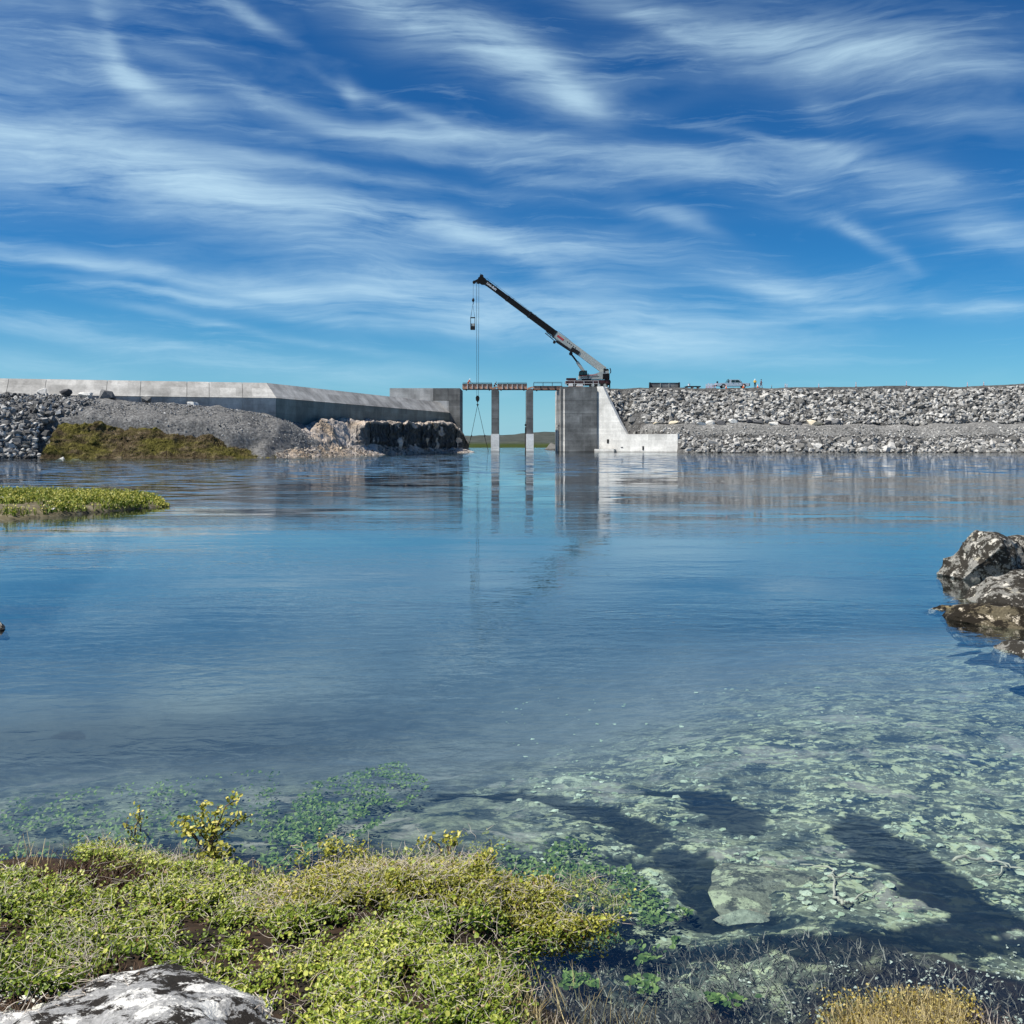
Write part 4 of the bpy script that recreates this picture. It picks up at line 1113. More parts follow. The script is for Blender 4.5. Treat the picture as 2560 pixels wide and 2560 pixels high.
    for o_, y_ in ((-.95, -.75), (-.95, -.35), (-1.35, -.75), (-1.35, -.35)):
        jb.tube([at(.46, o_ + .15, y_), at(.37, o_, y_), at(.24, o_ + .25, y_)], .07, 5)
    for i in range(9):
        fa, fb = .455 - i * .022, .455 - (i + 1) * .022
        jb.tube([at(fa, -.85 if i % 2 else -1.28, -.75), at(fb, -1.28 if i % 2 else -.85, -.75)], .045, 4)
    jb.bar(at(.37, -1.15, -.55), at(.24, -1.0, -.55), .5, .45, nrm, .25)
    jb.build('stowed_jib', M['steel_dark'], root)
    MB().disc(at(.375, -1.6, -.55), (0, 1, 0), .32, .5, 12).build('sheave', M['steel_dark'], root)
    # ropes
    rp = MB(); rp.tube([C(1516, 922), at(.985, .85)], .028, 5); rp.tube([C(1511, 922), at(.40, .95)], .028, 5); rp.build('hoist_rope', M['steel_dark'], root)
    for f in (.58, .76, .9): MB().tube([at(f, .45), at(f, .9)], .05, 5).build('rope_guide', M['steel_dark'], root)
    zt = C(0, 707)[2]; xh = C(1194, 0)[0]
    hp = C(1194, 992)
    rp = MB(); rp.tube([(C(1191.2, 0)[0], CD - .15, zt), (hp[0] - .17, CD - .15, hp[2])], .038, 5); rp.tube([(C(1197, 0)[0], CD + .1, zt), (hp[0] + .17, CD + .1, hp[2])], .038, 5)
    rp.build('hoist_rope', M['steel_dark'], root)
    hb = MB(); hb.prism([(hp[0] - .22, CD - .3, hp[2] + .25), (hp[0] - .42, CD - .3, hp[2] - .2), (hp[0] - .36, CD - .3, hp[2] - .75), (hp[0] - .12, CD - .3, hp[2] - 1.1),
              (hp[0] + .12, CD - .3, hp[2] - 1.1), (hp[0] + .36, CD - .3, hp[2] - .75), (hp[0] + .42, CD - .3, hp[2] - .2), (hp[0] + .22, CD - .3, hp[2] + .25)], (0, .6, 0))
    blk = hb.build('hook_block', M['steel_dark'], root)
    hk = [(hp[0] + .2 * math.sin(t), CD, hp[2] - 1.65 - .22 * math.cos(t)) for t in np.linspace(-2.6, 1.9, 12)]
    MB().tube([(hp[0], CD, hp[2] - 1.05), (hp[0], CD, hp[2] - 1.45)] + hk[3:], .07, 6).build('hook', M['steel_dark'], blk)
    # auxiliary line and ball
    ax = C(1183, 752); rp = MB(); rp.tube([(ax[0], CD, C(0, 707)[2]), (ax[0], CD, ax[2] + .5)], .03, 5); rp.build('auxiliary_rope', M['steel_dark'], root)
    ball = MB().tube([(ax[0], CD, ax[2] + .6), (ax[0], CD, ax[2] + .4), (ax[0], CD, ax[2] + .15), (ax[0], CD, ax[2] - .1), (ax[0], CD, ax[2] - .3)], [.08, .22, .31, .22, .08], 10).build('headache_ball', M['steel_dark'], root, True)
    MB().tube([(ax[0], CD, ax[2] - .3), (ax[0] + .02, CD, ax[2] - .7), (ax[0] - .1, CD, ax[2] - .85)], .07, 6).build('hook', M['steel_dark'], ball)
    # maker's lettering on the boom
    cu = bpy.data.curves.new('lettering', 'FONT'); cu.body = 'Link-Belt'; cu.size = .70; cu.align_x = 'LEFT'; cu.align_y = 'CENTER'; cu.extrude = .004; cu.offset = .012
    to = bpy.data.objects.new('lettering_source', cu); col.objects.link(to)
    dg = bpy.context.evaluated_depsgraph_get(); me = bpy.data.meshes.new_from_object(to.evaluated_get(dg)); bpy.data.objects.remove(to); bpy.data.curves.remove(cu)
    me.materials.clear(); me.materials.append(M['white_cap'])
    lo = bpy.data.objects.new('lettering', me); col.objects.link(lo); lo.parent = root
    ex = -u; ez = Vector((0, -1, 0)); ey = ez.cross(ex)
    p0 = Vector(at(.962, .0, -.36)) - Vector(root.location)
    lo.matrix_local = Matrix(((ex.x, ey.x, ez.x, p0.x), (ex.y, ey.y, ez.y, p0.y), (ex.z, ey.z, ez.z, p0.z), (0, 0, 0, 1)))
    return ax, hp
AUX, HOOK = crane()

def hanging_cage():
    x, y, z = AUX; s = CD / FPX
    zt, zb = Zp(795, CD), Zp(823, CD); w = .46
    xc = x - .09
    root = empty('work_cage', (xc, CD, zb), 'small steel work cage hanging from the crane by a short sling', 'cage')
    for a in (-w, w):
        for b in (-w, w):
            MB().tube([(xc + a, CD + b, zb), (xc + a, CD + b, zt)], .05, 5).build('corner_post', M['steel_dark'], root)
            MB().tube([(xc + a, CD + b, zt), (x - .08, CD, z - .85)], .025, 4).build('sling', M['steel_dark'], root)
    MB().box(xc - w - .06, xc + w + .06, CD - w - .06, CD + w + .06, zt, zt + .14).build('roof_frame', M['steel_dark'], root)
    MB().box(xc - w - .04, xc + w + .04, CD - w - .04, CD + w + .04, zb - .12, zb + .62).build('floor_tray', M['steel_dark'], root)
    MB().box(xc - w + .06, xc + w - .06, CD - w + .06, CD + w - .06, zb + .64, zb + 1.2).build('drum', M['steel_grey'], root)
hanging_cage()

def slings():
    x, y, z = HOOK; z = z - 1.75
    root = empty('chain_sling', (x, CD, -.2), 'pair of long cable slings spread from the crane hook down to the water', 'sling')
    for px in (1167, 1223):
        a, b = Vector((x, CD, z)), Vector((X(px, CD), CD, -.6))
        m_ = a.lerp(b, .62) + Vector((.06 if px < 1200 else -.06, 0, 0))
        MB().tube([a, m_], .05, 5).build('leg', M['steel_dark'], root)
        MB().tube([m_, b], .065, 5).build('chain', M['steel_dark'], root)
        MB().bar(m_ - Vector((0, 0, .25)), m_ + Vector((.12, 0, .2)), .2, .2).build('shackle', M['steel_dark'], root)
    MB().disc((x, CD, z), (0, 1, 0), .16, .12, 10).build('ring', M['steel_dark'], root)
slings()

def railing():
    D = 213.9; x0, x1 = X(1413, D), X(1497, D)
    root = empty('guard_rail', ((x0 + x1) / 2, D, 13.75), 'white guard rail along the abutment edge in front of the crane', 'railing')
    for z in (14.35, 14.92): MB().tube([(x0, D, z), (x1, D, z)], .028).build('rail', M['steel_white'], root)
    for px in (1414, 1436, 1460, 1483, 1496):
        x = X(px, D); MB().bar((x + .08, D, 13.8), (x - .04, D, 14.95), .07, .08).build('post', M['steel_white'], root)
railing()
for k, (px, w, h, mk, lab) in enumerate(((1427, .95, .65, 'steel_white', 'white covered pallet behind the guard rail at the crane front'), (1449, 1.5, .45, 'steel_white', 'low white bundle behind the guard rail under the crane middle'))):
    D = 215.0; x = X(px, D)
    b = MB(); b.prism([(x - w / 2, D, 13.86), (x + w / 2, D, 13.86), (x + w * .42, D, 13.86 + h), (x - w * .36, D, 13.86 + h * .92)], (0, .8, 0)); 
    root = empty('covered_pallet', (x, D + .4, 13.74), lab, 'pallet')
    b.build('cover', M[mk], root); MB().box(x - w / 2, x + w / 2, D, D + .8, 13.74, 13.85).build('pallet_base', M['red_brown'], root)

# ------------------------------------------------------------------ people
def skin_body(name, joints, edges, mat, parent, root_i=0, sub=1):
    me = bpy.data.meshes.new(name); me.from_pydata([j[0] for j in joints], edges, [])
    o = bpy.data.objects.new(name, me); col.objects.link(o)
    o.modifiers.new('skin', 'SKIN'); sm = o.modifiers.new('sub', 'SUBSURF'); sm.levels = sub; sm.render_levels = sub
    for i, j in enumerate(joints):
        rx = j[1] if isinstance(j[1], tuple) else (j[1], j[1])
        me.skin_vertices[0].data[i].radius = rx; me.skin_vertices[0].data[i].use_root = (i == root_i)
    dg = bpy.context.evaluated_depsgraph_get(); m2 = bpy.data.meshes.new_from_object(o.evaluated_get(dg))
    bpy.data.objects.remove(o); bpy.data.meshes.remove(me)
    m2.materials.clear(); m2.materials.append(mat); m2.polygons.foreach_set('use_smooth', np.ones(len(m2.polygons), bool))
    q = bpy.data.objects.new(name, m2); col.objects.link(q); q.parent = parent
    return q

def person(loc, yaw, label, top, legs, hat, pose='stand', h=1.0, group=None):
    root = empty('person', loc, label, 'person', group)
    root.rotation_euler = (0, 0, yaw); root.scale = (h, h, h)
    lean = {'stand': 0, 'bend': .55, 'walk': .05}[pose]
    hipz = .95 if pose != 'bend' else .80
    def tor(z, f=1.0): return (0, -math.sin(lean) * (z - hipz), hipz + math.cos(lean) * (z - hipz))
    k = .16 if pose == 'walk' else (.10 if pose == 'bend' else .02)
    hip, wst, chs, nck, hed, crn = [tor(z) for z in (hipz, hipz + .22, hipz + .42, hipz + .56, hipz + .68, hipz + .78)]
    LH, RH = (-.10, hip[1], hipz - .03), (.10, hip[1], hipz - .03)
    LK, RK = (-.12, -k - .03, .50), (.12, k - .05, .50); LA, RA = (-.13, -k * 1.2, .09), (.13, k * 1.8 + .02, .09)
    LT, RT = (-.15, -k * 1.2 - .17, .04), (.15, k * 1.8 - .15, .04)
    sh = .19
    LS, RS = (-sh, chs[1], chs[2] + .06), (sh, chs[1], chs[2] + .06)
    reach = {'stand': ((-.27, chs[1] + .02, chs[2] - .22), (-.16, chs[1] - .20, chs[2] - .33), (.27, chs[1] + .02, chs[2] - .22), (.16, chs[1] - .20, chs[2] - .33)),
             'walk': ((-.25, chs[1] - .10, chs[2] - .20), (-.24, chs[1] - .24, chs[2] - .38), (.25, chs[1] + .10, chs[2] - .22), (.25, chs[1] + .04, chs[2] - .45)),
             'bend': ((-.24, chs[1] - .18, chs[2] - .20), (-.17, chs[1] - .36, chs[2] - .34), (.24, chs[1] - .18, chs[2] - .20), (.17, chs[1] - .36, chs[2] - .34))}[pose]
    LE, LW, RE, RW = reach
    J = [(hip, (.15, .11)), (wst, (.14, .10)), (chs, (.17, .115)), (nck, .055), (hed, (.075, .09)), (crn, (.07, .085)),
         (LH, .085), (LK, .058), (LA, .040), (LT, .035), (RH, .085), (RK, .058), (RA, .040), (RT, .035),
         (LS, .06), (LE, .043), (LW, .030), (RS, .06), (RE, .043), (RW, .030)]
    E = [(0, 1), (1, 2), (2, 3), (3, 4), (4, 5), (0, 6), (6, 7), (7, 8), (8, 9), (0, 10), (10, 11), (11, 12), (12, 13), (2, 14), (14, 15), (15, 16), (2, 17), (17, 18), (18, 19)]
    for w, e_, s_ in ((16, LE, -1), (19, RE, 1)):      # hands: palm and five fingers
        wp = Vector(J[w][0]); dd = (wp - Vector(e_)).normalized(); pi = len(J)
        J.append((tuple(wp + dd * .07), (.035, .018))); E.append((w, pi))
        for q in range(4):
            off = Vector((s_ * (q - 1.5) * .02, 0, 0)); p1 = wp + dd * .12 + off; p2 = wp + dd * (.15 + .012 * (q in (1, 2))) + off + Vector((0, 0, -.015))
            J.append((tuple(p1), .009)); J.append((tuple(p2), .008)); E.append((pi, len(J) - 2)); E.append((len(J) - 2, len(J) - 1))
        J.append((tuple(wp + dd * .08 + Vector((-s_ * .045, -.01, 0))), .010)); E.append((w, len(J) - 1))
    skin_body('body', J, E, M['skin'], root)
    skin_body('jacket', [(hip, (.165, .125)), (wst, (.165, .125)), (chs, (.195, .14)), (tor(hipz + .53), .075), (LS, .082), (LE, .062), (tuple(Vector(LE).lerp(Vector(LW), .9)), .048), (RS, .082), (RE, .062), (tuple(Vector(RE).lerp(Vector(RW), .9)), .048)],
              [(0, 1), (1, 2), (2, 3), (2, 4), (4, 5), (5, 6), (2, 7), (7, 8), (8, 9)], M[top], root)
    skin_body('trousers', [(hip, (.16, .12)), (LH, .105), (LK, .08), (tuple(Vector(LK).lerp(Vector(LA), .9)), .065), (RH, .105), (RK, .08), (tuple(Vector(RK).lerp(Vector(RA), .9)), .065)],
              [(0, 1), (1, 2), (2, 3), (0, 4), (4, 5), (5, 6)], M[legs], root)
    for A_, T_ in ((LA, LT), (RA, RT)):
        skin_body('boot', [((A_[0], A_[1] + .03, .10), .06), ((A_[0], A_[1], .055), .058), ((T_[0], T_[1], .045), .048)], [(0, 1), (1, 2)], M['navy'], root)
    # helmet: dome with brim
    hm = MB(); c = Vector(crn) + Vector((0, 0, -.02))
    hm.tube([c + Vector((0, -.01, z)) for z in (-.03, -.025, .0, .05, .09, .11)], [.165, .165, .125, .115, .075, .01], 14)
    o = mesh_obj('helmet', [Vector(v) for v in hm.v], hm.f, M[hat], None, True); o.parent = root
    # face: nose, eyes, mouth
    fc = Vector(hed) + Vector((0, -.095, .015)); f = MB()
    f.tube([fc + Vector((0, .01, .03)), fc + Vector((0, -.022, -.012)), fc + Vector((0, .01, -.02))], [.008, .014, .01], 6)
    o = mesh_obj('nose', f.v, f.f, M['skin'], None, True); o.parent = root
    f = MB()
    for sx in (-.03, .03): f.tube([fc + Vector((sx, .012, .03)), fc + Vector((sx, -.002, .03))], .009, 6)
    f.box(fc.x - .025, fc.x + .025, fc.y - .002, fc.y + .02, fc.z - .048, fc.z - .040)
    o = mesh_obj('eyes_and_mouth', f.v, f.f, M['navy']); o.parent = root
    return root
PDK = 217.2
person((X(1170.5, PDK), PDK, 14.0), math.radians(70), 'worker in orange with white helmet bending at the bridge end by the long wall', 'orange_cloth', 'orange_cloth', 'white_cap', 'bend')
person((X(1236, PDK), PDK, 13.40), math.radians(110), 'worker in dark clothes crouching on the bridge between the first two spans', 'navy', 'navy', 'steel_dark', 'bend')
CR = 220.0
person((X(1887.5, CR), CR, 13.8), math.radians(170), 'worker in yellow vest and white helmet standing beside the pickup', 'yellow', 'navy', 'white_cap', 'stand', 1.05)
person((X(1902.5, CR), CR, 13.8), math.radians(80), 'worker in dark red clothes walking beside the worker in yellow', 'maroon', 'maroon', 'steel_dark', 'walk', 1.02)
MB_walk = None
# a small platform under the crouching worker and at the pier heads, bridging the spans
for px0, px1, lab in ((1229, 1245, 'short brown deck plate on the pier head between the first two spans'), (1317, 1334, 'short brown deck plate on the pier head beside the shallow span')):
    D = 216.0; b = MB(); b.box(X(px0, D), X(px1, D), D - .05, D + 2.7, 13.16, 13.39)
    root = empty('deck_plate', (X((px0 + px1) / 2, D), D, 13.16), lab, 'deck plate'); b.build('plate', M['red_brown'], root)
    t = MB(); t.bar((X(px0 + 2, D), D - .1, 13.4), (X(px1 - 2, D), D - .1, 13.75), .12, .3); t.build('brace', M['red_brown'], root)

# ------------------------------------------------------------------ things on the crest
def pickup():
    D = 220.7; z0 = CREST_Z + .02; xl, xr = X(1790, D), X(1871, D); L = xr - xl
    root = empty('pickup_truck', ((xl + xr) / 2, D, z0), 'silver grey pickup truck parked on the crest of the rockfill dam', 'pickup truck')
    def q(u, z, y): return (xl + u * L, D + y, z0 + z)
    hw = .98
    # lower body with wheel arches
    def arch(uc, r=.50, n=9):
        return [(uc - r / L * math.cos(t), .42 + r * math.sin(t) * .92) for t in np.linspace(0, math.pi, n)]
    prof = [(0.0, .48), (.0, .98), (.02, 1.05), (.39, 1.06), (.40, 1.08), (.76, 1.10), (.80, 1.08), (.97, 1.0), (.995, .9), (1.0, .5), (.97, .42)]
    prof += [(u, z) for u, z in reversed(arch(.835))] + [(.73, .40), (.30, .40)] + [(u, z) for u, z in reversed(arch(.20))] + [(.06, .42)]
    body = MB().prism([q(u, z, -hw) for u, z in prof], (0, 2 * hw, 0)).build('body', M['car'], root)
    cabp = [(.385, 1.06), (.40, 1.72), (.42, 1.80), (.66, 1.80), (.69, 1.75), (.785, 1.12)]
    cab = MB().prism([q(u, z, -hw + .10) for u, z in cabp], (0, 2 * hw - .2, 0)).build('cab', M['car'], root)
    for sgn, y in ((-1, -hw + .085), (1, hw - .085)):
        for pts in ([(.445, 1.16), (.45, 1.68), (.555, 1.70), (.555, 1.14)], [(.57, 1.14), (.57, 1.70), (.665, 1.69), (.745, 1.14)]):
            MB().prism([q(u, z, y) for u, z in pts], (0, .012 * sgn, 0)).build('window', M['glass'], cab)
    MB().prism([q(.70, 1.73, -hw + .2), q(.70, 1.73, hw - .2), q(.783, 1.16, hw - .16), q(.783, 1.16, -hw + .16)], (.03, 0, .012)).build('windscreen', M['glass'], cab)
    MB().prism([q(.383, 1.16, -hw + .25), q(.383, 1.16, hw - .25), q(.396, 1.68, hw - .25), q(.396, 1.68, -hw + .25)], (-.02, 0, 0)).build('rear_window', M['glass'], cab)
    rk = MB()
    for y in (-hw + .12, hw - .12): rk.tube([q(.36, 1.05, y), q(.375, 1.86, y)], .05, 6); rk.tube([q(.30, 1.05, y), q(.375, 1.80, y)], .04, 6)
    rk.tube([q(.375, 1.86, -hw + .12), q(.375, 1.86, hw - .12)], .05, 6)
    rk.build('headache_rack', M['steel_dark'], root)
    for u in (.20, .835):
        for y in (-hw + .10, hw - .10):
            w = MB().disc(q(u, .40, y), (0, 1, 0), .40, .27, 22).build('wheel', M['tyre'], root)
            MB().disc(q(u, .40, y + (-.14 if y < 0 else .14)), (0, 1, 0), .23, .03, 16).build('rim', M['steel_grey'], w)
    MB().box(xl - .12, xl + .02, D - hw + .02, D + hw - .02, z0 + .45, z0 + .66).build('rear_bumper', M['steel_dark'], root)
    MB().box(xr - .04, xr + .12, D - hw - .01, D + hw + .01, z0 + .42, z0 + .98).build('grille_guard', M['steel_dark'], root)
    for y in (-hw + .16, hw - .16):
        MB().box(xr - .12, xr + .01, D + y - .14, D + y + .14, z0 + .78, z0 + .93).build('headlight', M['white_cap'], root)
        MB().box(xl - .02, xl + .06, D + y - .10, D + y + .10, z0 + .72, z0 + .98).build('tail_light', M['red'], root)
        MB().box(xl + .735 * L, xl + .755 * L, D + y * 1.25 - .08, D + y * 1.25 + .08, z0 + 1.18, z0 + 1.34).build('mirror', M['steel_dark'], root)
    for u in (.56, .752): MB().box(xl + u * L, xl + u * L + .014, D - hw - .006, D - hw + .004, z0 + .46, z0 + 1.06).build('door_seam', M['steel_dark'], body)
    for u in (.49, .65): MB().box(xl + u * L, xl + u * L + .2, D - hw - .03, D - hw + .004, z0 + .95, z0 + 1.0).build('door_handle', M['steel_dark'], body)
    MB().box(xl + .3 * L, xl + .73 * L, D - hw - .12, D - hw + .02, z0 + .30, z0 + .38).build('running_board', M['steel_dark'], root)
    MB().box(xl - .75, xl - .12, D - .35, D + .35, z0 + .42, z0 + .55).build('tow_hitch', M['steel_dark'], root)
    MB().box(xl + .03, xl + .30, D - .9, D - .35, z0 + 1.06, z0 + 1.42).build('tool_box', M['steel_dark'], root)
pickup()

def form_box():
    D = 220.2; x0, x1 = X(1624, D), X(1700, D); z0, z1 = CREST_Z, Zp(956.5, D)
    root = empty('formwork_box', ((x0 + x1) / 2, D, z0), 'grey open concrete formwork box on the crest beyond the crane', 'box')
    MB().box(x0 + .3, x1 - .3, D + .9, D + 1.05, z0, z1 - .1).build('back_panel', M['conc_grey'], root)
    MB().box(x0 + .28, x1 - .28, D + .85, D + 1.1, z1 - .09, z1 + .02).build('top_beam', M['steel_dark'], root)
    for a, b in ((x0, x0 + .27), (x1 - .27, x1)): MB().box(a, b, D - .1, D + 1.1, z0, z1 + .05).build('side_frame', M['steel_dark'], root)
    for k in (.38, .66): MB().box(x0 + (x1 - x0) * k - .06, x0 + (x1 - x0) * k + .06, D + .80, D + .895, z0, z1 - .1).build('rib', M['steel_grey'], root)
    MB().bar((x0 + .35, D + .5, z1 - .2), (x0 + .95, D + .5, z0 + .05), .1, .12).build('brace', M['red_brown'], root)
form_box()
def flat_form():
    D = 220.2; x0, x1 = X(1711, D), X(1753, D); z0 = CREST_Z
    root = empty('steel_plate_stack', ((x0 + x1) / 2, D, z0), 'low dark steel plate lying on blocks on the crest', 'steel plate')
    MB().prism([(x0, D, z0 + .28), (x1, D, z0 + .28), (x1 - .15, D, z0 + .46), (x0 + .5, D, z0 + .46)], (0, 1.6, 0)).build('plate', M['steel_dark'], root)
    for f in (.15, .5, .85): MB().box(x0 + (x1 - x0) * f - .2, x0 + (x1 - x0) * f + .2, D + .1, D + 1.5, z0, z0 + .275).build('block', M['red_brown'], root)
    x = X(1724, D); o = empty('white_bucket', (x, D + .6, z0 + .46), 'white bucket standing on the dark steel plate', 'bucket')
    b = MB(); b.tube([(x, D + .6, z0 + .465), (x, D + .6, z0 + .95)], [.2, .26], 14); b.build('pail', M['white_cap'], o)
    MB().tube([(x - .25, D + .6, z0 + .93), (x - .15, D + .6, z0 + 1.10), (x + .15, D + .6, z0 + 1.10), (x + .25, D + .6, z0 + .93)], .02, 5).build('handle', M['steel_dark'], o)
flat_form()

def delineator(px, D, h, mat, label, group=None, base=True, tilt=0.0):
    x = X(px, D); z = float(dam_z(x, D)) if D < 229 else CREST_Z
    root = empty('marker_post', (x, D, z), label, 'marker post', group)
    MB().tube([(x, D, z + .05), (x + tilt, D, z + h)], [.055, .045], 8).build('post', M[mat], root)
    MB().tube([(x + tilt * .7, D, z + h * .68), (x + tilt * .85, D, z + h * .82)], .06, 8).build('reflective_band', M['white_cap'], root)
    if base: MB().tube([(x, D, z - .02), (x, D, z + .05), (x, D, z + .09)], [.2, .19, .08], 10).build('base', M['steel_dark'], root)
for k in range(9):
    delineator(1765.5 + 2.9 * k, 220.0 + .5 * (k % 2), .95 + .1 * (k % 3), 'pink' if k % 3 else 'orange', '%s plastic marker post, %s of the cluster counted towards the pickup' % ('pink' if k % 3 else 'orange', ('first', 'second', 'third', 'fourth', 'fifth', 'sixth', 'seventh', 'eighth', 'ninth')[k]), 'cluster of marker posts behind the pickup')
delineator(1929, 219.9, .75, 'steel_dark', 'thin dark post on the crest just beyond the two workers')
delineator(1963, 219.9, .9, 'orange', 'orange marker post on the crest, first beyond the thin dark post')
delineator(1967.5, 220.4, .8, 'pink', 'pink marker post standing close behind an orange one on the crest')
delineator(2047, 219.9, .8, 'pink', 'pink marker post on the crest above the large tan boulder')
delineator(2140, 219.9, 1.05, 'orange', 'tall orange marker post on the crest above the small black boulder')
delineator(2266, 219.9, 1.05, 'pink', 'tall pink marker post on the crest midway to the mounded rubble')
delineator(2418.5, 219.9, .95, 'pink', 'pink marker post on the crest beyond the mounded rubble')
delineator(2459.5, 219.9, .85, 'orange', 'orange marker post, last on the crest before the blue beam')

def cone(px, D, label):
    x = X(px, D); z = float(dam_z(x, D))
    root = empty('traffic_cone', (x, D, z), label, 'traffic cone')
    MB().tube([(x, D, z + .04), (x, D, z + .75)], [.17, .035], 12).build('cone', M['orange'], root)
    MB().tube([(x, D, z + .36), (x, D, z + .52)], [.112, .08], 12).build('white_collar', M['white_cap'], root)
    MB().box(x - .2, x + .2, D - .2, D + .2, z, z + .04).build('base', M['orange'], root)
cone(1815.5, 219.45, 'orange traffic cone in front of the pickup\'s cargo bed')
cone(1858.5, 219.45, 'orange traffic cone in front of the pickup\'s front wheel')
cone(1894.5, 219.45, 'orange traffic cone between the two workers on the crest')

def blue_beam():
    D = 221.0; x0, x1 = X(2524, D), X(2640, D); zt = Zp(964, D)
    root = empty('steel_beam', (x0, D, 13.7), 'blue steel beam on short legs at the far end of the crest', 'beam')
    MB().box(x0, x1, D, D + .3, zt - .26, zt).build('beam', M['blue'], root)
    for f in (.04, .35, .7):
        x = x0 + (x1 - x0) * f; MB().box(x - .08, x + .08, D + .05, D + .25, 13.6, zt - .265).build('leg', M['blue'], root)
blue_beam()
# ------------------------------------------------------------------ near shore: bed and bank as one sheet
SHX = [-4, -1.93, -1.46, -1.08, -.8, -.15, -.05, .05, .3, .6, .85, 1.05, 1.42, 1.72, 2.5, 4]
SHD = [4.60, 4.75, 4.62, 4.35, 4.55, 4.50, 4.1, 3.5, 3.15, 3.05, 3.1, 3.25, 3.42, 3.3, 3.1, 3.0]
SHADE_BANDS = [[(.53, 6.2), (.69, 5.56), (.89, 4.97), (1.0, 4.5)], [(2.0, 5.75), (2.0, 5.06), (2.08, 4.43), (1.7, 4.15)], [(.55, 4.1), (1.0, 4.12), (1.5, 4.05), (2.2, 4.2)], [(-.3, 6.9), (.25, 6.5), (.45, 6.1)], [(1.02, 6.6), (1.25, 6.0), (1.35, 5.8)]]  # centre lines of the shadows painted on the bed
def shade_band_dist(x, D):
    best = np.full(np.shape(x), 9.0)
    for line in SHADE_BANDS:
        for (ax, ay), (bx, by) in zip(line[:-1], line[1:]):
            dx, dy = bx - ax, by - ay; t = np.clip(((x - ax) * dx + (D - ay) * dy) / (dx * dx + dy * dy), 0, 1)
            best = np.minimum(best, np.hypot(x - ax - t * dx, D - ay - t * dy))
    return best
def shade_band_mask(x, D):
    d = shade_band_dist(x, D) + .11 * fbm(np.asarray(x) * 4, np.asarray(D) * 4, seed=81, octv=5, gain=.62)
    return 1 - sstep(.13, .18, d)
def bed_z(x, D):
    x = np.asarray(x, float); D = np.asarray(D, float)
    s = D - (np.interp(x, SHX, SHD) * (1 - sstep(4.4, 6.0, D)) + 4.0 * sstep(4.4, 6.0, D)) + .10 * fbm(x * 2.5, D * 2.5, seed=80, octv=3)
    under = np.interp(s, [0, .3, 1.0, 2.5, 6, 20, 45, 60], [0, .05, .14, .38, 1.1, 2.4, 3.05, 3.3])
    above = np.interp(-s, [0, .2, .8, 2, 5], [0, .045, .10, .16, .3])
    under = under * (1 - .5 * sstep(-.10, .35, x / D) * (1 - sstep(8, 26, D)) * sstep(5.0, 8.0, D))      # the right-hand side shelves gently
    z = np.where(s > 0, -under, above)
    z = z + (.016 * fbm(x * 3, D * 3, seed=82) + .007 * fbm(x * 14, D * 14, seed=83)) * sstep(-.1, .3, np.abs(s))
    z = z - .010 * shade_band_mask(x, D)
    # shoal running out from the right-hand rocks
    sh = np.exp(-(((x - 6.2 - .15 * (D - 10)) / 1.5) ** 2) - ((D - 11) / 3.2) ** 2)
    z = np.where(D > 6, np.maximum(z, z * (1 - .5 * sh)), z)
    # the bed rises towards the islet and the lone rock on the left
    f = np.interp(x, [-26, -18, -12.4, -11.6, -10.9, -10.3], [23.5, 24.0, 24.9, 26.2, 27.9, 29.6])
    di = np.hypot(np.maximum(np.maximum(f - D, D - 36), 0), np.maximum(x + 10.4, 0)); z = np.maximum(z, -.3 - .28 * di)
    dr = np.hypot(x + 5.4, D - 10.6); z = z + .0 * dr
    return z
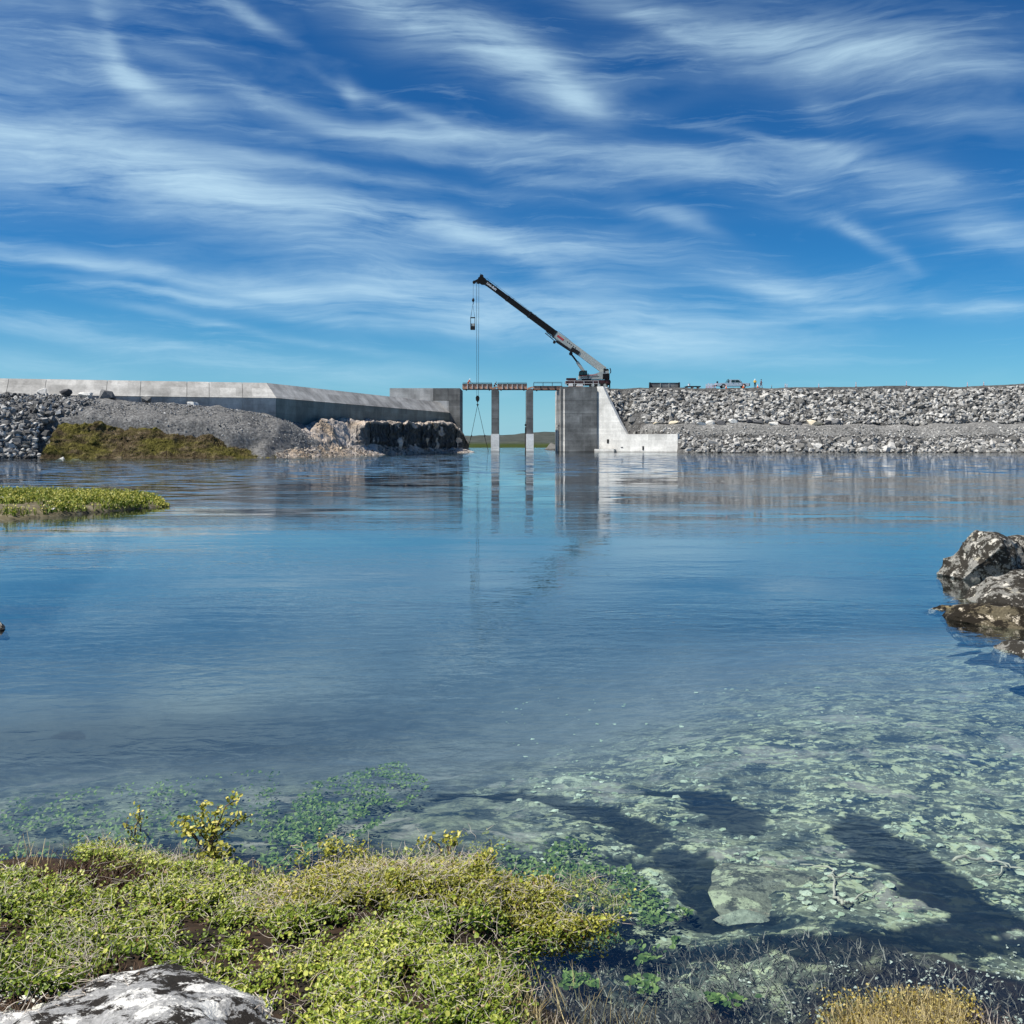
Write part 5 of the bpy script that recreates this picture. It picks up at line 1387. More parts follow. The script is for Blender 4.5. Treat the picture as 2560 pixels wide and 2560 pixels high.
def near_ground():
    m, nt, p = new_mat('shore_bed'); g = G(nt)
    geo = g.n('ShaderNodeNewGeometry'); sp = g.n('ShaderNodeSeparateXYZ'); g.l(geo.outputs['Position'], sp.inputs[0])
    w = g.world((1, 1, .0))
    n1 = g.noise(w, 9.0, 7, .72, .35); n2 = g.noise(w, 1.1, 4, .6); n3 = g.noise(w, 30, 4, .6); n4 = g.noise(w, 3.2, 5, .65, .4)
    dark = g.ramp(n3, [(.3, (.012, .022, .026)), (.7, (.05, .066, .066))])
    mid = g.ramp(n3, [(.3, (.11, .12, .09)), (.7, (.25, .25, .18))])
    c = g.mix(g.ramp(n4, [(.44, 0), (.56, 1)]), dark, mid)
    pale = g.ramp(n3, [(.3, (.44, .45, .27)), (.7, (.70, .69, .44))])
    tan = g.ramp(n3, [(.3, (.30, .26, .22)), (.7, (.46, .41, .34))])
    c = g.mix(g.math('MULTIPLY', g.ramp(g.noise(w, 1.7, 5, .62, .6), [(.56, 0), (.62, 1)]), .85), c, tan)
    right = g.ramp(g.math('MULTIPLY_ADD', sp.outputs[0], .15, .5), [(.46, .25), (.60, 1)])
    pm = g.math('MULTIPLY', g.math('MULTIPLY', g.ramp(n1, [(.53, 0), (.55, 1)]), g.ramp(n2, [(.38, 0), (.50, 1)])), right)
    c = g.mix(pm, c, pale)
    n5 = g.noise(w, 26.0, 5, .7, .3)
    pm2 = g.math('MULTIPLY', g.math('MULTIPLY', g.ramp(n5, [(.56, 0), (.60, 1)]), g.ramp(n4, [(.40, 0), (.52, 1)])), right)
    c = g.mix(g.math('MULTIPLY', pm2, .8), c, (.58, .62, .46))
    silt = g.ramp(n4, [(.3, (.17, .178, .18)), (.7, (.25, .25, .248))])
    deep = g.ramp(n4, [(.3, (.11, .12, .122)), (.7, (.165, .17, .17))])
    silt = g.mix(g.ramp(g.math('MULTIPLY_ADD', sp.outputs[2], -.4, 0.0), [(.34, 0), (.75, 1)]), silt, deep)
    c = g.mix(g.ramp(g.math('MULTIPLY_ADD', sp.outputs[2], -.4, 0.0), [(.10, 0), (.34, 1)]), c, silt)
    a = g.n('ShaderNodeAttribute', attribute_name='tint')          # shadows painted into the bed colour, near black
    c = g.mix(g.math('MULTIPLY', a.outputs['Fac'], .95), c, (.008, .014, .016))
    soil = g.ramp(n3, [(.3, (.008, .007, .006)), (.7, (.034, .027, .020))])
    moss = g.ramp(n1, [(.35, (.020, .012, .009)), (.65, (.07, .045, .028))])
    soil = g.mix(g.ramp(n4, [(.45, 0), (.6, 1)]), soil, moss)
    c = g.mix(g.ramp(g.math('MULTIPLY_ADD', sp.outputs[2], 2.0, .5), [(.27, 0), (.38, 1)]), c, soil)
    g.l(c, p.inputs['Base Color']); p.inputs['Roughness'].default_value = .95; p.inputs['Specular IOR Level'].default_value = .15
    g.bump(n1, .35, .03, p)
    D = np.concatenate([np.linspace(1.2, 7.5, 330), np.geomspace(7.55, 62, 120)]); U = np.linspace(-.8, .8, 420)
    DD, UU = np.meshgrid(D, U, indexing='ij'); XX = UU * DD
    Z = bed_z(XX, DD); T = np.maximum(shade_band_mask(XX, DD), np.exp(-(np.hypot((XX + 4.6) / 1.3, DD - 10.2) / 2.6) ** 2)).clip(0, 1)  # painted shadow bands, and a dark patch hiding the lone rock's shadow
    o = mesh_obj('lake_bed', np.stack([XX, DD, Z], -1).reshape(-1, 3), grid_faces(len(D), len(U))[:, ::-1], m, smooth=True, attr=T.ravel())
    tag(o, kind='structure')
near_ground()

# ------------------------------------------------------------------ leaves
def leaf_cloud(name, C_, N_, size, tint, mat, parent=None, r=None, aspect=.62, fold=.22):
    """rounded leaves, two folded halves each; C_ centres, N_ normals"""
    n = len(C_)
    N_ = N_ / np.linalg.norm(N_, axis=1)[:, None]
    ref = r.normal(size=(n, 3)); T_ = np.cross(N_, ref); T_ /= np.linalg.norm(T_, axis=1)[:, None]; B_ = np.cross(N_, T_)
    out = np.array([(-.5, 0), (-.18, .42), (.22, .40), (.5, 0), (.22, -.40), (-.18, -.42)])
    V = np.empty((n, 6, 3))
    for k, (a, b) in enumerate(out):
        V[:, k] = C_ + (T_ * a + B_ * b * aspect / .42 * .42 * 1.2 + N_ * abs(b) * fold) * size[:, None]
    base = np.arange(n)[:, None] * 6
    F = np.concatenate([base + np.array([0, 1, 2, 3]), base + np.array([0, 3, 4, 5])])
    return mesh_obj(name, V.reshape(-1, 3), F, mat, parent, attr=np.repeat(tint, 6))

def blades(name, base, tipv, width, tint, mat, parent=None, r=None, seg=3):
    """thin bent blades or straws: base points, tip offsets"""
    n = len(base); side = np.cross(tipv, np.array([0, 1, 0]) + .4 * r.normal(size=(n, 3))); side /= np.linalg.norm(side, axis=1)[:, None]
    bend = r.normal(size=(n, 3)) * .18 * np.linalg.norm(tipv, axis=1)[:, None]; bend[:, 2] = -np.abs(bend[:, 2]) * .5
    V = np.empty((n, 2 * (seg + 1), 3))
    for k in range(seg + 1):
        t = k / seg; c = base + tipv * t + bend * t * t
        w = width * (1 - .8 * t)
        V[:, 2 * k] = c - side * w[:, None]; V[:, 2 * k + 1] = c + side * w[:, None]
    b = np.arange(n)[:, None] * 2 * (seg + 1)
    F = np.concatenate([b + np.array([2 * k, 2 * k + 1, 2 * k + 3, 2 * k + 2]) for k in range(seg)])
    return mesh_obj(name, V.reshape(-1, 3), F, mat, parent, attr=np.repeat(tint, 2 * (seg + 1)))

def twig_mesh(r, n, pos, length, rad, spread=.5, up=.3):
    b = MB()
    for i in range(n):
        p = Vector(pos[i]); a = r.uniform(0, 2 * math.pi); d = Vector((math.cos(a), math.sin(a), up * r.uniform(-.3, 1.3))).normalized()
        pts = [p]; L = length * r.uniform(.5, 1.3)
        for k in range(4):
            d = (d + Vector(r.normal(size=3)) * spread * .45 + Vector((0, 0, -.05))).normalized(); pts.append(pts[-1] + d * L / 4)
        r0 = rad * r.uniform(.6, 1.3)
        b.tube(pts, [r0 * (1 - .17 * k) for k in range(5)], 4)
    return b

M['leaf'] = leaf_mat('willow_leaf', (.05, .10, .010), (.23, .31, .028), (.62, .62, .14), .3)
M['leaf_olive'] = leaf_mat('yellowing_willow_leaf', (.08, .09, .010), (.30, .31, .032), (.66, .58, .14), .3)
M['leaf_sunk'] = leaf_mat('sunken_leaf', (.05, .10, .02), (.15, .24, .05), (.38, .46, .14), .2, .6)
M['twig'] = tint_mat('dry_twig', (.30, .25, .19), (.62, .55, .46))
M['twig_pale'] = simple('bleached_twig', (.55, .48, .40), .9, 0, .25, 30)
M['twig_dark'] = simple('brown_twig', (.10, .065, .04), .9, 0, .3, 20)
M['straw'] = tint_mat('dry_grass', (.20, .15, .06), (.62, .52, .27))
M['reed'] = tint_mat('sedge', (.05, .10, .008), (.25, .30, .04), .6)
M['lichen'] = stone_mat('reindeer_lichen', (.50, .49, .40), (.66, .65, .55), (.80, .79, .70), 8.0, False)

def to_px(x, D, z): return 1280 + x / D * FPX, HZ + (EYE - z) / D * FPX
def in_poly(px, py, poly):
    inside = np.zeros(np.shape(px), bool); n = len(poly); j = n - 1
    for i in range(n):
        xi, yi = poly[i]; xj, yj = poly[j]
        c = ((yi > py) != (yj > py)) & (px < (xj - xi) * (py - yi) / (yj - yi + 1e-9) + xi)
        inside ^= c; j = i
    return inside
# outlines of what grows where on the near bank, as seen from the bank
GREEN = [(-300, 2190), (40, 2180), (150, 2190), (200, 2130), (330, 2120), (420, 2150), (470, 2170), (560, 2180), (700, 2200), (740, 2230), (790, 2150), (830, 2120), (900, 2135), (960, 2150), (1010, 2130), (1090, 2150), (1110, 2100), (1170, 2085), (1225, 2110), (1240, 2180),
         (1280, 2220), (1340, 2190), (1410, 2200), (1500, 2210), (1550, 2270), (1530, 2310), (1440, 2350), (1330, 2360), (1270, 2330), (1230, 2310), (1180, 2340), (1200, 2390), (1320, 2370), (1310, 2430), (1270, 2480), (1290, 2620), (640, 2640), (560, 2500), (400, 2390), (290, 2370), (230, 2440), (130, 2470), (-300, 2480)]
BROWN = [(60, 2190), (180, 2150), (420, 2165), (470, 2200), (340, 2225), (130, 2235), (40, 2230)]
SLAB = [(255, 2450), (290, 2392), (350, 2370), (450, 2410), (600, 2480), (740, 2570), (780, 2700), (230, 2700)]
CLUMPS = [(380, 2290), (350, 2330), (620, 2400), (880, 2430), (830, 2300), (1120, 2170), (900, 2150), (1420, 2280), (1260, 2410), (700, 2270), (1080, 2520), (900, 2540), (60, 2250), (560, 2220), (250, 2140)]

def bush_cover():
    r = np.random.default_rng(77)
    n = 27000
    x = r.uniform(-3.4, .75, n * 4); D = r.uniform(2.7, 5.1, n * 4)
    g0 = np.maximum(bed_z(x, D), -.03)
    hump = .026 + .048 * np.clip(.5 + fbm(x * 2.6, D * 2.6, seed=90, octv=3), 0, 1.4)
    px, py = to_px(x, D, g0 + hump * .4)
    px = px + 34 * r.normal(size=len(x)) * (r.random(len(x)) < .5); py = py + 14 * r.normal(size=len(x)) * (r.random(len(x)) < .5)
    dens = .06 + 1.2 * np.clip(.62 + 1.6 * fbm(x * 6, D * 6, seed=91, octv=4), 0, 1)
    ok = in_poly(px, py, GREEN) & ~in_poly(px, py, SLAB) & (r.random(len(x)) < dens)
    ok &= ~(in_poly(px, py, BROWN) & (r.random(len(x)) < .85))
    x, D, g0, hump = [a[ok][:n] for a in (x, D, g0, hump)]
    ns = len(x); per = 5
    sx = np.repeat(x, per); sD = np.repeat(D, per); sg = np.repeat(g0, per); sh = np.repeat(hump, per)
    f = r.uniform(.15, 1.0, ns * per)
    Cc = np.stack([sx + r.normal(0, .013, ns * per), sD + r.normal(0, .013, ns * per), sg + sh * f], 1)
    Nn = np.stack([r.normal(-.25, .55, ns * per), r.normal(-.15, .55, ns * per), np.full(ns * per, .8)], 1)
    size = .006 + .0125 * r.beta(2, 1.7, ns * per)
    zone = np.clip(.5 + .9 * fbm(sx * 1.5 + 9, sD * 1.5, seed=92, octv=2), 0, 1)
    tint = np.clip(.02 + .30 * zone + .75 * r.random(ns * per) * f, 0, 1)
    # towards the water the leaves are more yellow
    yel = (sx > -1.0) & (sD > 3.9)
    i1 = np.nonzero(~yel)[0]; i2 = np.nonzero(yel)[0]
    o = leaf_cloud('willow_ground_cover', Cc[i1], Nn[i1], size[i1], tint[i1], M['leaf'], r=r)
    tag(o, 'dense mat of small green dwarf willow leaves covering the near bank', 'ground cover', kind='stuff')
    o = leaf_cloud('willow_ground_cover', Cc[i2], Nn[i2], size[i2], tint[i2], M['leaf_olive'], r=r)
    tag(o, 'yellowish dwarf willow leaves along the edge of the near bank', 'ground cover', kind='stuff')
    # a second, narrow-leaved heath and some larger leaves mixed in
    q = r.choice(len(Cc), 16000, replace=False)
    o = leaf_cloud('heath_foliage', Cc[q] + r.normal(0, .015, (16000, 3)) * np.array([1, 1, .6]) + np.array([0, 0, .004]), r.normal(size=(16000, 3)) * .8 + np.array([0, 0, .5]), r.uniform(.008, .016, 16000), r.random(16000), leaf_mat('narrow_heath_leaf', (.03, .06, .008), (.12, .17, .022), (.34, .36, .09), .2), r=r, aspect=.24)
    tag(o, 'narrow dark green heath leaves mixed through the near willow mat', 'heath', kind='stuff')
    q = r.choice(len(Cc), 1400, replace=False)
    o = leaf_cloud('broad_leaves', Cc[q] + r.normal(0, .01, (1400, 3)) + np.array([0, 0, .006]), r.normal(size=(1400, 3)) * .5 + np.array([-.2, -.2, .8]), r.uniform(.015, .023, 1400), r.uniform(.3, 1, 1400), M['leaf'], r=r, aspect=.75)
    tag(o, 'larger bright round leaves scattered over the near willow mat', 'leaves', kind='stuff')
    # dry stems among the leaves
    dk = r.choice(len(Cc), 7000, replace=False)
    o = leaf_cloud('dead_leaves', Cc[dk] + r.normal(0, .012, (7000, 3)) - np.array([0, 0, .006]), r.normal(size=(7000, 3)) + np.array([0, 0, .5]), r.uniform(.006, .018, 7000), r.random(7000), leaf_mat('dead_leaf', (.06, .030, .014), (.22, .13, .06), (.52, .40, .24), .1), r=r)
    tag(o, 'dry brown and tan dead leaves caught in the near willow mat', 'leaves', kind='stuff')
    k = r.choice(len(Cc), 6500, replace=False)
    pos = Cc[k] + np.array([0, 0, .004])
    b = twig_mesh(r, len(pos), pos, .085, .0011, .65, .6)
    o = mesh_obj('dry_twigs', b.v, b.f, M['twig_pale'], smooth=True); tag(o, 'thin bleached twigs tangled through the near willow mat', 'twigs', kind='stuff')
bush_cover()

def soil_corner():
    r = np.random.default_rng(78)
    # brown heath and bleached stems: on the brown hummock and in the bottom corner
    reg = [(BROWN, 2200, .05), ([(-200, 2390), (140, 2400), (250, 2360), (300, 2450), (560, 2560), (700, 2640), (-200, 2640)], 2600, .04)]
    base, tv, wd = [], [], []
    for poly, n, h in reg:
        xs = [p[0] for p in poly]; ys = [p[1] for p in poly]
        cx = r.uniform(min(xs), max(xs), n * 3); cy = r.uniform(min(ys), max(ys), n * 3); k = in_poly(cx, cy, poly)
        cx, cy = cx[k][:n], cy[k][:n]; D = (EYE - .07) * FPX / (cy - HZ); x = (cx - 1280) / FPX * D
        z = np.maximum(bed_z(x, D), .0)
        base.append(np.stack([x, D, z], 1)); a = r.uniform(0, 6.28, len(x)); t = np.stack([np.cos(a) * r.uniform(.2, 1, len(x)), np.sin(a) * r.uniform(.2, 1, len(x)), r.uniform(.2, 1.1, len(x))], 1) * h * r.uniform(.6, 1.5, (len(x), 1))
        tv.append(t); wd.append(r.uniform(.001, .0026, len(x)))
    base, tv, wd = [np.concatenate(q) for q in (base, tv, wd)]
    o = blades('brown_heath', base, tv, wd, r.random(len(base)), tint_mat('heath_stem', (.020, .010, .008), (.17, .11, .07)), r=r)
    tag(o, 'reddish brown dead heath stems on the near bank', 'heath', kind='stuff')
    # bleached lichen lumps around the slab
    n = 900; cx = r.uniform(-60, 900, n); cy = 2380 + 220 * r.beta(1.6, 1.0, n)
    near = in_poly(cx, cy, [(-60, 2380), (150, 2390), (250, 2440), (330, 2620), (-60, 2620)]) | (in_poly(cx, cy, SLAB) & (r.random(n) < .25)) | (r.random(n) < .05)
    cx, cy = cx[near], cy[near]; D = (EYE - .12) * FPX / (cy - HZ); x = (cx - 1280) / FPX * D
    z = np.maximum(bed_z(x, D), 0) + .012
    pool = [hull_stone(300 + k, 22, (1, 1, .6)) for k in range(6)]
    V, F, T = merge_stones(pool, np.stack([x, D, z], 1), r.uniform(.002, .009, len(x)) * np.where(r.random(len(x)) < .05, 2.2, 1), r, flat=.6)
    o = mesh_obj('lichen_tufts', V, F, M['lichen'], attr=T); tag(o, 'creamy white lichen tufts on dark soil around the near rock slab', 'lichen', kind='stuff')
    # twigs lying on the soil
    pos = np.stack([x, D, z + .02], 1)[:90]
    b = twig_mesh(r, len(pos), pos, .13, .0017, .8, .2)
    o = mesh_obj('fallen_twigs', b.v, b.f, M['twig_pale'], smooth=True); tag(o, 'bleached crooked twigs lying on dark soil beside the near rock slab', 'twigs', kind='stuff')
soil_corner()

# near slab of lichened rock
M['slab'] = lichen_rock('lichened_slab', (.30, .30, .295), (.022, .019, .016), (.70, .69, .65), 14.0, .62, .42, (.44, .43, .41))
def near_slab():
    V, F = boulder_mesh(88, (.64, .70, .28), 5, 9, .06, 2.6, .70, .95)
    nrm = V / np.linalg.norm(V, axis=1)[:, None]
    V = V + nrm * (.022 * fbm(V[:, 0] * 9, V[:, 1] * 9, V[:, 2] * 9, 5, 4))[:, None]
    o = mesh_obj('rock_slab', V, F, M['slab'], smooth=True); o.location = (-1.14, 2.96, .0); o.rotation_euler = (0, .03, .2)
    tag(o, 'grey rock slab with white and black lichen under the near willow mat', 'rock')
near_slab()

def sprig(name, px, D, pxs, tops, label, seed, leafn=46):
    """a little shrub standing in the water: stems rising to the given photo points"""
    r = np.random.default_rng(seed)
    x0 = X(px, D); z0 = float(bed_z(x0, D))
    root = empty(name, (x0, D, z0), label, 'shrub')
    Cc = []
    for (tx, ty) in tops:
        dd = D + r.uniform(-.06, .06); tip = Vector(P(tx, ty, dd)); st = Vector((x0 + r.normal() * .02, D + r.normal() * .02, z0))
        pts = []
        for k in range(7):
            t = k / 6; q = st.lerp(tip, t); q.z += .05 * math.sin(t * math.pi) * (1 if abs(tip.x - x0) > .08 else 0); q += Vector(r.normal(size=3)) * .008 * (0 < k < 6); pts.append(q)
        MB().tube(pts, [.0055 - .0006 * k for k in range(7)], 6).build('stem', M['twig_dark'], root, True)
        for k in range(leafn):
            t = r.beta(2.6, 1.0); i = min(int(t * 6), 5); q = pts[i].lerp(pts[i + 1], t * 6 - i)
            if q.z < .01: continue
            Cc.append((q.x + r.normal() * .018, q.y + r.normal() * .018, q.z + r.normal() * .014))
    Cc = np.array(Cc); n = len(Cc)
    Nn = np.stack([r.normal(-.25, .6, n), r.normal(-.3, .6, n), np.full(n, .7)], 1)
    leaf_cloud('leaves', Cc, Nn, r.uniform(.016, .028, n), r.uniform(.15, 1, n), M['leaf_olive'], root, r)['kind'] = 'stuff'
sprig('willow_shrub', 520, 4.86, None, [(455, 2050), (505, 2005), (545, 2015), (590, 1985), (625, 2040), (450, 2080), (560, 2060), (480, 2035), (530, 2040)], 'leafy willow sprig standing in the water off the near bank', 101, 40)
sprig('willow_shrub', 530, 4.62, None, [(520, 2105), (555, 2110), (575, 2125), (500, 2140), (540, 2130)], 'low leafy willow clump just in front of the taller sprig in the water', 102, 30)
sprig('willow_shrub', 340, 5.0, None, [(350, 2012), (318, 2052), (338, 2042)], 'small willow twig poking from the water apart from the leafy sprig', 103, 14)
sprig('willow_shrub', 1120, 4.75, None, [(1115, 2085), (1050, 2110), (1140, 2090)], 'thin willow shoots at the far tip of the yellowish willow mat', 104, 22)
sprig('willow_shrub', 825, 4.70, None, [(825, 2105), (800, 2140), (850, 2130)], 'upright willow shoots on the shore edge of the yellowish mat', 105, 24)

def sunken_leaves():
    r = np.random.default_rng(79)
    polys = [([(640, 2150), (760, 1960), (1000, 1900), (1080, 1960), (980, 2040), (880, 2100), (800, 2130), (720, 2210)], 2300), ([(1230, 2120), (1420, 2090), (1560, 2150), (1680, 2260), (1740, 2280), (1660, 2310), (1480, 2340), (1380, 2380), (1260, 2330)], 2900),
             ([(1330, 2330), (1500, 2310), (1560, 2350), (1450, 2400)], 420), ([(1570, 2350), (1700, 2340), (1690, 2380), (1590, 2410)], 260), ([(0, 2150), (0, 2000), (300, 1960), (700, 1920), (700, 2120), (480, 2140)], 1500), ([(1380, 2420), (1500, 2440), (1490, 2480), (1400, 2470)], 90), ([(1760, 2480), (1900, 2490), (1880, 2520), (1780, 2510)], 90), ([(1560, 2440), (1650, 2430), (1640, 2490), (1560, 2480)], 80)]
    Cc = []
    for poly, n in polys:
        xs = [p[0] for p in poly]; ys = [p[1] for p in poly]
        cx = r.uniform(min(xs), max(xs), n * 4); cy = r.uniform(min(ys), max(ys), n * 4)
        k = in_poly(cx, cy, poly) & (r.random(n * 4) < np.clip(.5 + 1.1 * fbm(cx / 45, cy / 25, seed=95, octv=3), 0.02, 1)); cx, cy = cx[k][:n], cy[k][:n]
        zz = np.full(len(cx), -.12)
        for _ in range(3):
            D = (EYE - zz) * FPX / (cy - HZ); x = (cx - 1280) / FPX * D; zz = np.minimum(bed_z(x, D) + .05, -.012)
        zz = zz + r.uniform(-.02, .025, len(zz)); zz = np.minimum(zz, -.008)
        D = (EYE - zz) * FPX / (cy - HZ); x = (cx - 1280) / FPX * D
        Cc.append(np.stack([x, D, zz], 1))
    Cc = np.concatenate(Cc); n = len(Cc)
    Nn = np.stack([r.normal(-.1, .4, n), r.normal(-.2, .4, n), np.full(n, 1.0)], 1)
    o = leaf_cloud('sunken_willow_leaves', Cc, Nn, r.uniform(.016, .030, n), r.random(n), M['leaf_sunk'], r=r)
    tag(o, 'green willow leaves drowned under the clear water off the near bank', 'submerged plants', kind='stuff')
    # brown drowned heath on the mound to the right
    poly = [(1250, 2440), (1500, 2380), (1750, 2370), (2050, 2330), (2300, 2400), (2560, 2480), (2700, 2640), (1250, 2640)]
    cx = r.uniform(1250, 2700, 9000); cy = r.uniform(2330, 2640, 9000); k = in_poly(cx, cy, poly); cx, cy = cx[k], cy[k]
    zz = np.full(len(cx), -.05)
    for _ in range(3):
        D = (EYE - zz) * FPX / (cy - HZ); x = (cx - 1280) / FPX * D; zz = bed_z(x, D)
    base = np.stack([x, D, zz], 1); a = r.uniform(0, 6.28, len(x))
    tv = np.stack([np.cos(a) * .8, np.sin(a) * .8, r.uniform(.3, 1.2, len(x))], 1) * r.uniform(.012, .045, (len(x), 1))
    o = blades('drowned_heath', base, tv, r.uniform(.0012, .003, len(x)), r.beta(1.1, 1.6, len(x)), tint_mat('drowned_heath_stem', (.035, .030, .025), (.50, .44, .37)), r=r)
    tag(o, 'dark drowned heath stems on the shallow mound at the near edge', 'heath', kind='stuff')
    # golden straw on the emerging tops
    base, tv, wd = [], [], []
    for poly, n, h in (([(2060, 2560), (2090, 2490), (2200, 2455), (2330, 2465), (2400, 2500), (2430, 2640), (2050, 2640)], 2600, .05), ([(1250, 2470), (1330, 2420), (1560, 2450), (1640, 2520), (1600, 2640), (1250, 2640)], 170, .09), ([(1150, 2560), (1330, 2480), (1360, 2640), (1150, 2640)], 260, .07),
                       ([(0, 2200), (60, 2130), (330, 2080), (480, 2130), (480, 2180), (200, 2200)], 90, .10), ([(650, 2500), (1000, 2520), (1200, 2580), (700, 2640)], 130, .05), ([(560, 2170), (700, 2150), (720, 2220), (600, 2230)], 140, .05)):
        xs = [p[0] for p in poly]; ys = [p[1] for p in poly]; cx = r.uniform(min(xs), max(xs), n * 3); cy = r.uniform(min(ys), max(ys), n * 3); k = in_poly(cx, cy, poly); cx, cy = cx[k][:n], cy[k][:n]
        D = (EYE - .02) * FPX / (cy - HZ); x = (cx - 1280) / FPX * D; z = np.maximum(bed_z(x, D), -.05)
        base.append(np.stack([x, D, z], 1)); a = r.uniform(0, 6.28, len(x)); l = r.uniform(.1, .7, len(x))
        tv.append(np.stack([np.cos(a) * l, np.sin(a) * l, np.ones(len(x))], 1) * h * r.uniform(.5, 1.3, (len(x), 1))); wd.append(r.uniform(.0009, .0019, len(x)))
    base, tv, wd = [np.concatenate(q) for q in (base, tv, wd)]
    o = blades('dry_grass', base, tv, wd, r.random(len(base)), M['straw'], r=r)
    tag(o, 'golden dry grass and straw at the near water edge', 'grass', kind='stuff')
    # stems of the drowned willows
    kk = r.choice(len(Cc), 700, replace=False); b = twig_mesh(r, 700, Cc[kk] - np.array([0, 0, .03]), .10, .0016, .5, .2)
    o = mesh_obj('sunken_twigs', np.minimum(np.array(b.v), np.array([99, 99, -.006])), b.f, M['twig_dark'], smooth=True); tag(o, 'thin brown twigs of the drowned willows under the water', 'twigs', kind='stuff')
    # pale lichen specks on the shallow mound
    cx = r.uniform(1850, 2620, 1500); cy = 2360 + 230 * r.beta(1.4, 1.2, 1500); k = (r.random(1500) < np.clip(.3 + 1.3 * fbm(cx / 70, cy / 40, seed=131, octv=3), 0, 1)) & (cy > 2400 - (cx - 2100) * .08); cx, cy = cx[k], cy[k]
    zz = np.full(len(cx), -.05)
    for _ in range(3):
        D = (EYE - zz) * FPX / (cy - HZ); x = (cx - 1280) / FPX * D; zz = bed_z(x, D)
    Vl, Fl, Tl = merge_stones([hull_stone(330 + q, 20, (1, 1, .6)) for q in range(5)], np.stack([x, D, zz + .006], 1), r.uniform(.002, .009, len(x)), r, flat=.6)
    o = mesh_obj('lichen_specks', Vl, Fl, M['lichen'], attr=Tl); tag(o, 'whitish lichen specks on the shallow mound with golden moss', 'lichen', kind='stuff')
    # moss cushion under the golden straw
    k = 420; cx = r.uniform(2050, 2430, k); cy = r.uniform(2455, 2620, k); D = (EYE - .03) * FPX / (cy - HZ); x = (cx - 1280) / FPX * D
    n = k * 9; C2 = np.stack([np.repeat(x, 9) + r.normal(0, .02, n), np.repeat(D, 9) + r.normal(0, .02, n), np.maximum(bed_z(np.repeat(x, 9), np.repeat(D, 9)), -.02) + r.uniform(.0, .03, n)], 1)
    o = leaf_cloud('moss_cushion', C2, np.stack([r.normal(0, .6, n), r.normal(-.3, .6, n), np.full(n, .8)], 1), r.uniform(.006, .013, n), r.random(n), leaf_mat('golden_moss', (.14, .10, .012), (.34, .26, .05), (.58, .50, .20), .2), r=r)
    tag(o, 'golden yellow moss cushion rising from the water at the near edge', 'moss', kind='stuff')
sunken_leaves()

# ------------------------------------------------------------------ things under the water
M['slab_tan'] = lichen_rock('sunken_ochre_rock', (.27, .26, .19), (.09, .09, .07), (.58, .58, .38), 9.0, .72, .42, (.40, .31, .22))
M['slab_sunk'] = lichen_rock('sunken_pale_rock', (.36, .37, .28), (.12, .13, .11), (.60, .61, .44), 9.0, .7, .30, (.42, .36, .28))
def sunken(px, py, w, l, t, seed, label, depth, rot=0.0, mat='slab_sunk'):
    zb = -depth
    for _ in range(4):
        D = (EYE - zb) * FPX / (py - HZ); x = X(px, D); zb = float(bed_z(x, D))
    V, F = boulder_mesh(seed, (w / 2, l / 2, t), 4, 14, .05, 2.0, .45, .8)
    o = mesh_obj('sunken_rock', V, F, M[mat], smooth=True); o.location = (x, D, zb - t * .25); o.rotation_euler = (0, 0, rot)
    tag(o, label, 'rock')
sunken(1940, 2215, .80, 1.0, .075, 191, 'broad pale greenish rock slab lying under the clear water', .22, -.4, 'slab_tan')
sunken(1850, 2300, .30, .22, .06, 92, 'small brownish flat rock under water in front of the broad pale slab', .20)
sunken(2560, 2340, .22, .16, .03, 93, 'small bright pale stone under water at the picture edge', .22)
sunken(1440, 1957, .34, .34, .035, 94, 'pale flat stone under water near the green drowned leaves', .30, .5)
sunken(1218, 1975, .26, .30, .03, 95, 'single whitish flat stone under water beyond the yellowish willow mat', .28)
sunken(1760, 1890, .75, .5, .03, 96, 'pinkish flat rock under water far out among pale patches', .42)
def sunken_flakes():
    r = np.random.default_rng(97); n = 1500
    cx = r.uniform(1250, 2650, n); cy = 1700 + 620 * r.beta(1.6, 1.5, n)
    keep = r.random(n) < np.clip(.2 + 1.4 * fbm(cx / 160, cy / 90, seed=98, octv=3) + (cx - 1500) / 2200, .05, 1)
    cx, cy = cx[keep], cy[keep]; zz = np.full(len(cx), -.3)
    for _ in range(4):
        D = (EYE - zz) * FPX / (cy - HZ); x = (cx - 1280) / FPX * D; zz = bed_z(x, D)
    ok = shade_band_mask(x, D) < .4
    c = np.stack([x, D, zz + .004], 1)[ok]
    pool = [hull_stone(400 + k, 16, (1, .8, .25)) for k in range(8)]
    Vs, Fs, T = [], [], []; b = 0
    for q in c:
        V, F = pool[r.integers(8)]; a = r.uniform(0, 6.28); R = np.array([[math.cos(a), -math.sin(a), 0], [math.sin(a), math.cos(a), 0], [0, 0, 1]])
        Vs.append(V @ R.T * (.010 + .055 * r.beta(1.1, 5)) + q); Fs.append(F + b); b += len(V); T.append(np.full(len(V), r.random()))
    o = mesh_obj('pale_flat_stones', np.concatenate(Vs), np.concatenate(Fs), stone_mat('lichened_pebble', (.34, .40, .26), (.52, .57, .40), (.72, .74, .56), 6, False), attr=np.concatenate(T))
    tag(o, 'pale greenish flat pebbles scattered on the shallow lake bed', 'pebbles', kind='stuff')
sunken_flakes()
M['dead_wood'] = simple('bleached_dead_wood', (.62, .54, .42), .9, 0, .25, 14)
def dead_branch(pts, rads, label, depth):
    w = []
    for px, py in pts:
        D = (EYE + depth) * FPX / (py - HZ); w.append((X(px, D), D, -depth))
    o = MB().tube(w, rads, 8).build('dead_branch', M['dead_wood'], None, True); tag(o, label, 'branch'); return w
